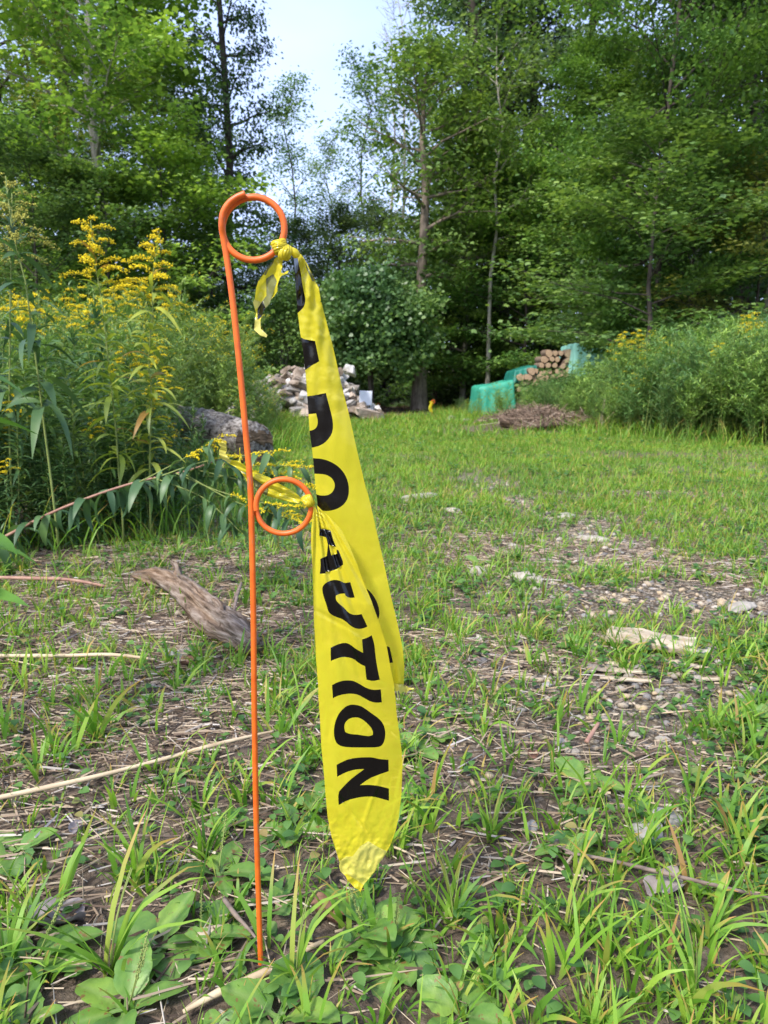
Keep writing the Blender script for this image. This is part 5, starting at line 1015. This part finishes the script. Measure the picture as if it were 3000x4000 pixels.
# ------------------------------------------------------------------ trees
def tree(name, seed, h, cb, cr, nl, sub, per, leaf, ls, spread=(.25, .25, .08), r0=None, lean=(0, 0), mat=None, barkm=None, prof=.7, elev=(.15, .9), stems=1, tilt=.35, bare=False, drp=0.0, up=1.0, lv=.5):
    rng = np.random.RandomState(seed); root = empty(name); mb = MB(); r0 = r0 or h * .011; LP = []; LD = []
    for st in range(stems):
        az0 = rng.rand() * 6.28; sp = 0 if stems == 1 else .10; K = 9; wob = rng.randn(K, 2) * .012 * h; wob[0] = 0; pts = [Vector((lean[0] * h * t + wob[i, 0] * t + math.cos(az0) * sp * h * t, lean[1] * h * t + wob[i, 1] * t + math.sin(az0) * sp * h * t, h * t - (.15 if i == 0 else 0))) for i, t in enumerate(np.linspace(0, 1, K))]
        v, f = tube(pts, [r0 * ((1 - .93 * t) ** .8) * (1.35 if i == 0 else 1) for i, t in enumerate(np.linspace(0, 1, K))], 9, False); mb.add(v, f); pa = np.array([tuple(p) for p in pts])
        for b in range(nl):
            u_ = (b + rng.rand()) / nl; z = cb + (h - cb) * u_; t = z / h; p0 = np.array([np.interp(t * (K - 1), np.arange(K), pa[:, c]) for c in range(3)])
            L_ = cr * (math.sin(math.pi * (.12 + .84 * u_)) ** prof) * (.9 - lv / 2 + lv * rng.rand()); az = b * 2.4 + rng.randn() * .35; el = elev[0] + (elev[1] - elev[0]) * u_ + rng.randn() * .12; dr = np.array([math.cos(az) * math.cos(el), math.sin(az) * math.cos(el), math.sin(el)])
            lp = [Vector(p0 + dr * L_ * q + np.array([0, 0, -.12 * L_ * q * q + .04 * L_ * math.sin(q * 5 + b)])) for q in (0, .3, .6, 1)]; rl_ = r0 * .30 * (1.1 - .8 * u_) + .004; v, f = tube(lp, [rl_, rl_ * .7, rl_ * .45, rl_ * .15], 5, False); mb.add(v, f); la = np.array([tuple(q) for q in lp])
            for s_ in range(sub):
                q = .25 + .75 * (s_ + rng.rand() * .6) / sub; c0 = np.array([np.interp(q * 3, np.arange(4), la[:, c]) for c in range(3)]); a2 = az + (1 if s_ % 2 else -1) * (.5 + .5 * rng.rand()) * (1 if q < .9 else .2); l2 = L_ * (.50 - .28 * q) * (.7 + .6 * rng.rand()) + .12; e2 = el * .6 + rng.randn() * .18
                d2 = np.array([math.cos(a2) * math.cos(e2), math.sin(a2) * math.cos(e2), math.sin(e2)]); e_ = c0 + d2 * l2; v, f = tube([Vector(c0), Vector((c0 + e_) / 2 + np.array([0, 0, .04 * l2])), Vector(e_)], [rl_ * .35, rl_ * .22, .003], 3, False); mb.add(v, f)
                if bare:
                    for w_ in range(4):
                        d3 = d2 + rng.randn(3) * .5; v, f = tube([Vector(c0 + (e_ - c0) * (.3 + .2 * w_)), Vector(c0 + (e_ - c0) * (.3 + .2 * w_) + d3 * l2 * .5)], [.008, .003], 3, False); mb.add(v, f)
                for k in range(4): LP.append(c0 + (e_ - c0) * (.25 + .28 * k)); LD.append(d2)
    mb.build("trunk", barkm or M['bark'], root)
    if per:
        LP = np.array(LP); LD = np.array(LD); keep = rng.rand(len(LP)) < .84; LP = LP[keep]; LD = LD[keep]; n_ = len(LP); cnt = rng.poisson(per, n_); X = np.repeat(LP, cnt, 0); Dd = np.repeat(LD, cnt, 0); N = len(X); X = X + rv(rng, N, spread) + np.array([0, 0, -drp]) * rng.rand(N)[:, None]
        az = rng.rand(N) * 6.28; d = Dd * .5 + np.stack([np.cos(az), np.sin(az), -.25 - .5 * rng.rand(N)], 1); nrm = np.array([0, 0, up])[None] + rv(rng, N, (tilt, tilt, .1)); lf = MB(); inst(lf, leaf[0], leaf[1], X, basis(d, nrm), ls * (.65 + .6 * rng.rand(N))); lf.build("crown", mat or M['leaf'], root)
    return root
def put_tree(o, xd, Yd, lab, cat="tree", col=(.06, .12, .03), sc=1.0, rz=None, grp=None):
    x = PD(xd, 830, Yd).x; o.location = (x, Yd, h1(x, Yd) - .02); o.rotation_euler = (0, 0, wrng.uniform(0, 6.28) if rz is None else rz); o.scale = (sc,) * 3 if not hasattr(sc, '__len__') else sc; paint(o, col); tag(o, lab, cat, grp); return o
MAP1 = tree("maple_tree", 1, 14, 1.5, 3.4, 52, 7, 34, T_MAP5, .118, (.24, .24, .09), barkm=M['bark_pale'])
MAP2 = tree("maple_tree", 2, 13, 1.0, 4.0, 66, 8, 44, T_MAP5, .094, (.25, .25, .07), r0=.08)
ASH1 = tree("ash_tree", 3, 17, 2.0, 2.3, 48, 5, 26, T_RHOMB, .135, (.25, .25, .15), prof=.5, tilt=.7)
ASH2 = tree("ash_tree", 4, 16, 2.5, 2.0, 40, 5, 22, T_RHOMB, .13, (.25, .25, .17), prof=.5, tilt=.8, stems=2)
THIN = tree("slender_tree", 5, 13, 4.0, 1.7, 24, 5, 13, T_RHOMB, .135, (.26, .26, .15), prof=.45, r0=.08, tilt=.7, elev=(.5, 1.1))
DARK = tree("oak_tree", 6, 10, .8, 3.0, 38, 6, 24, T_RHOMB, .15, (.27, .27, .12), prof=.6, tilt=.6)
SAP1 = tree("maple_sapling", 7, 5, .5, 2.2, 22, 6, 26, T_MAP5, .085, (.2, .2, .05), r0=.05)
SAP2 = tree("maple_sapling", 8, 4.5, .4, 2.0, 20, 6, 26, T_MAP5, .08, (.2, .2, .05), r0=.045, elev=(.1, .7))
SHR = tree("shrub", 9, 3.0, .1, 1.6, 12, 6, 14, T_RHOMB, .11, (.22, .22, .14), r0=.03, stems=3, tilt=.7, elev=(.3, 1.0))
BARE = tree("bare_tree", 10, 15, 4, 2.4, 26, 6, 0, T_RHOMB, .1, barkm=M['bark_pale'], bare=True, elev=(.5, 1.1), r0=.10)
BIRCH = tree("birch_tree", 11, 12, 4.5, 1.9, 22, 5, 9, T_RHOMB, .12, barkm=M['bark_pale'], r0=.09, lean=(.03, 0), prof=.5)
src = dict(MAP1=MAP1, MAP2=MAP2, ASH1=ASH1, ASH2=ASH2, THIN=THIN, DARK=DARK, SAP1=SAP1, SAP2=SAP2, SHR=SHR, BARE=BARE, BIRCH=BIRCH); usedt = set()
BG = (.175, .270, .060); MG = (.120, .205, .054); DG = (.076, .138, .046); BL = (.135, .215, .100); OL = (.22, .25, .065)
TREES = [
 ('MAP1', 245, 17, (1.1, 1.0, 1.0), (0.173, 0.292, 0.058), "bright green maple with a pale grey trunk at the upper left"),
 ('ASH1', 60, 19, .95, OL, "yellowing loose crowned tree at the far left edge"),
 ('ASH2', 140, 24, 1.0, MG, "tall thin tree behind the pale trunked maple at left"),
 ('ASH1', 505, 20, (.72, .8, 1.0), DG, "tall dark narrow tree beside the open sky above the upper ring"),
 ('MAP2', 330, 24, .85, (0.182, 0.255, 0.067), "olive green maple between the pale trunked maple and the dark narrow tree"),
 ('DARK', 60, 17, .62, DG, "dark bushy tree low at the left edge behind the goldenrods"),
 ('DARK', 200, 19, .6, DG, "dark bushy tree under the pale trunked maple"),
 ('SAP1', 370, 15.5, 1.1, (0.199, 0.326, 0.067), "light green maple sapling left of the upper ring"),
 ('SAP2', 250, 14.5, 1.0, MG, "mid green maple sapling behind the bright goldenrod plumes"),
 ('SAP1', 100, 13.5, .9, DG, "dark maple sapling behind the leaning goldenrod"),
 ('SAP2', 470, 18, 1.0, MG, "maple sapling behind the top of the orange ring"),
 ('THIN', 640, 29, .88, (0.127, 0.221, 0.078), "slender tree standing left of the middle against the sky"),
 ('THIN', 790, 28, .9, (0.109, 0.198, 0.078), "slender dark leaved tree right of the middle against the sky"),
 ('THIN', 715, 33, .82, (0.137, 0.221, 0.087), "slender tree between the two sparse ones on the skyline"),
 ('DARK', 645, 24, .54, (.125, .185, .06), "round dark tree behind the upper ring's right side"),
 ('DARK', 740, 22, .54, (.125, .185, .06), "dark tree behind the tape's upper end"),
 ('DARK', 830, 25, .60, (.125, .185, .06), "dark tree at the foot of the bare pale tree"),
 ('DARK', 560, 26, .5, DG, "dark low tree seen through the upper ring"),
 ('BARE', 868, 30, 1.0, (0.182, 0.171, 0.193), "bare pale tree rising beside the tall ashes, left of two"),
 ('BARE', 842, 33, .98, (0.182, 0.171, 0.193), "bare pale tree on the skyline, right of the slender trees"),
 ('ASH1', 1000, 21, (.8, .8, 1), (0.109, 0.213, 0.067), "tall ash at the right edge of the open sky"),
 ('ASH2', 1085, 20, 1.1, BL, "tall twin stemmed ash in the middle of the right treeline"),
 ('ASH2', 1175, 22, 1.08, BL, "tall twin stemmed ash left of the big right maple"),
 ('MAP1', 1000, 18, (.5, .5, .5), BG, "bright green maple under the tall ashes, right of the big trunk"),
 ('MAP2', 1410, 12.5, (.62, .8, 1.0), (.105, .20, .045), "biggest maple with dense green boughs in the right of the photo"),
 ('MAP2', 1260, 18, (.42, .6, .62), (0.127, 0.239, 0.055), "maple beside the big right maple, on its left"),
 ('MAP2', 1590, 15.5, (.7, .8, 1.0), (.095, .175, .048), "dense dark maple between the biggest maple and the right edge"),
 ('ASH1', 1590, 14, .95, DG, "dark narrow tree at the right edge"),
 ('BIRCH', 1640, 11.5, 1.0, MG, "pale trunked leaning tree at the right edge"),
 ('MAP1', 1540, 18, 1.0, MG, "maple with a pale trunk behind the right edge trees"),
 ('SAP1', 1130, 17, 1.05, (0.127, 0.239, 0.058), "maple sapling above the teal tarp"),
 ('SAP2', 1000, 18, 1.0, (0.137, 0.255, 0.058), "maple sapling between the big trunk and the pale thin trunk"),
 ('SAP1', 1300, 15, .95, MG, "maple sapling above the pale teal tarp"),
 ('SAP2', 1480, 12.5, .85, (0.119, 0.221, 0.058), "maple sapling behind the right weed bank"),
 ('SAP1', 1620, 11.5, .75, OL, "yellowish maple sapling at the right edge above the weeds"),
 ('ASH1', 1110, 23, (.7, .7, .95), (0.124, 0.199, 0.079), "tall narrow ash between the two twin stemmed ashes"),
 ('BIRCH', 1480, 14, (.8, .8, 1.1), (0.116, 0.190, 0.055), "pale trunked tree just right of the biggest maple"),
 ('SAP1', 1390, 10.8, (1.0, .8, .8), (0.116, 0.199, 0.055), "maple sapling spreading low boughs in front of the biggest maple"),
 ('MAP2', 440, 22, (.30, .4, .62), BG, "light green maple standing left of the dark narrow tree"),
 ('SHR', 940, 19, .8, DG, "dark shrub right of the big trunk at the forest opening"),
 ('SHR', 1070, 17.5, .45, BG, "low bright shrub at the foot of the pale thin trunk"),
 ('SHR', 700, 17, .75, DG, "dark shrub behind the rubble heap"),
 ('SHR', 610, 15, .75, MG, "shrub left of the rubble heap"),
]
for k, Xd, Yd, sc, col, lab in TREES:
    o = src[k]
    if k in usedt: o = copy_tree(o)
    usedt.add(k); put_tree(o, Xd, Yd, lab, "shrub" if k == 'SHR' else "tree", col, sc)
for k, o in src.items():
    if k not in usedt: bpy.data.objects.remove(o)
# big trunk at the forest opening, with its own crown
o = tree("forest_tree", 21, 7.5, 2.9, 1.7, 26, 6, 11, T_RHOMB, .14, (.28, .28, .14), r0=.165, lean=(.02, 0), barkm=bark('brown_grey_bark', (.13, .10, .08), (.36, .29, .23))); put_tree(o, 905, 16.2, "big leaning grey brown trunk at the right of the dark forest opening", "tree", MG, 1, 0)
o = tree("thin_birch", 22, 8, 3.6, 1.5, 16, 5, 10, T_RHOMB, .12, barkm=M['bark_pale'], r0=.055, lean=(.02, 0), prof=.5); put_tree(o, 1052, 16.5, "pale thin leaning trunk rising above the emerald tarp", "tree", MG, 1, 0)
# vine covered thicket
o = tree("vine_thicket", 23, 2.5, 1.2, 1.0, 46, 6, 24, T_HEART, .068, (.15, .15, .10), r0=.05, stems=2, prof=.45, tilt=.9, up=.5, lv=1.0, drp=.25, elev=(.05, .8)); put_tree(o, 805, 15.2, "rounded thicket smothered in heart leaved vines above the rubble heap", "thicket", (.10, .185, .055), (1.05, .9, 1.0), 0)
# thin dark trunks standing in the shade of the wood: copies of one bare pole tree
pole = tree("pole_tree", 24, 9, 3, 1.5, 14, 4, 6, T_RHOMB, .16, r0=.06); pole_first = True
for k, Xd in enumerate([560, 620, 735, 860, 880, 945, 985, 1100, 1150, 1215, 1290, 1345, 1430, 1500, 1560, 1610, 30, 150, 300, 430]):
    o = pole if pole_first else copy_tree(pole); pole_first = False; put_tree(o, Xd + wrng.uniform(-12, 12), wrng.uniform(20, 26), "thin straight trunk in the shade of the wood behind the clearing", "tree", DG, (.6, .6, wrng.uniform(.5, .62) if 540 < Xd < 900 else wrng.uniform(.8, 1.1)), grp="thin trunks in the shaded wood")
# the wood behind, reads as one mass
g = MB(); rng = np.random.RandomState(14)
def mass(N, y0, y1, zlo, top, s, tilt=.6):
    y = y0 + (y1 - y0) * rng.rand(N); x = (rng.rand(N) * 2 - 1) * .72 * y; xd = (x / y * F + 1500) / D; tz = np.interp(xd, top[0], top[1]) * (.75 + .5 * fbm(x * 1.0, y, .55, 3)); z = zlo + (tz - zlo) * rng.rand(N) ** .8
    cl = fbm(x + z * 2, y + z * 1.3, .9, 3); kp = cl > .42; x, y, z = x[kp], y[kp], z[kp]; n_ = len(x); az = rng.rand(n_) * 6.28; inst(g, T_RHOMB[0], T_RHOMB[1], np.stack([x, y, z + hgt(x, y)], 1), basis(np.stack([np.cos(az), np.sin(az), -.3 * np.ones(n_)], 1), np.array([0, 0, 1.])[None] + rv(rng, n_, (tilt, tilt, 0))), s * (.6 + .8 * rng.rand(n_)))
mass(60000, 25, 34, .0, ([0, 400, 560, 700, 850, 1000, 1659], [6, 4.5, 3.0, 4.4, 5, 8, 9]), .30)
mass(30000, 19, 25, .0, ([0, 500, 700, 800, 830, 900, 930, 1100, 1659], [2.6, 2.0, 1.6, 1.2, .05, .05, 1.6, 2.2, 2.6]), .20)
mass(40000, 36, 52, .0, ([0, 400, 560, 700, 850, 1000, 1659], [7, 5, 3.0, 4.6, 5.5, 11, 13]), .45)
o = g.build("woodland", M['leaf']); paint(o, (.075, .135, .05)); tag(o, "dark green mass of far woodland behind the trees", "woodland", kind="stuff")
# leaf litter of the forest floor beyond the clearing
g = MB(); N = 16000; y = 15.5 + 12 * rng.rand(N); x = (rng.rand(N) * 2 - 1) * .65 * y; az = rng.rand(N) * 6.28
inst(g, T_RHOMB[0], T_RHOMB[1], np.stack([x, y, hgt(x, y) + .01 + .03 * rng.rand(N)], 1), basis(np.stack([np.cos(az), np.sin(az), np.zeros(N)], 1), np.array([0, 0, 1.])[None] + rv(rng, N, (.3, .3, 0))), .05 + .06 * rng.rand(N))
m, t = new_mat("leaf_litter"); finish(t, ramp(t, isl(t), [(0, (.05, .03, .02)), (.5, (.13, .075, .05)), (1, (.22, .14, .09))]), .85, spec=.2)
tag(g.build("leaf_litter", m), "brown fallen leaves on the forest floor beyond the clearing", "leaf litter", kind="stuff")
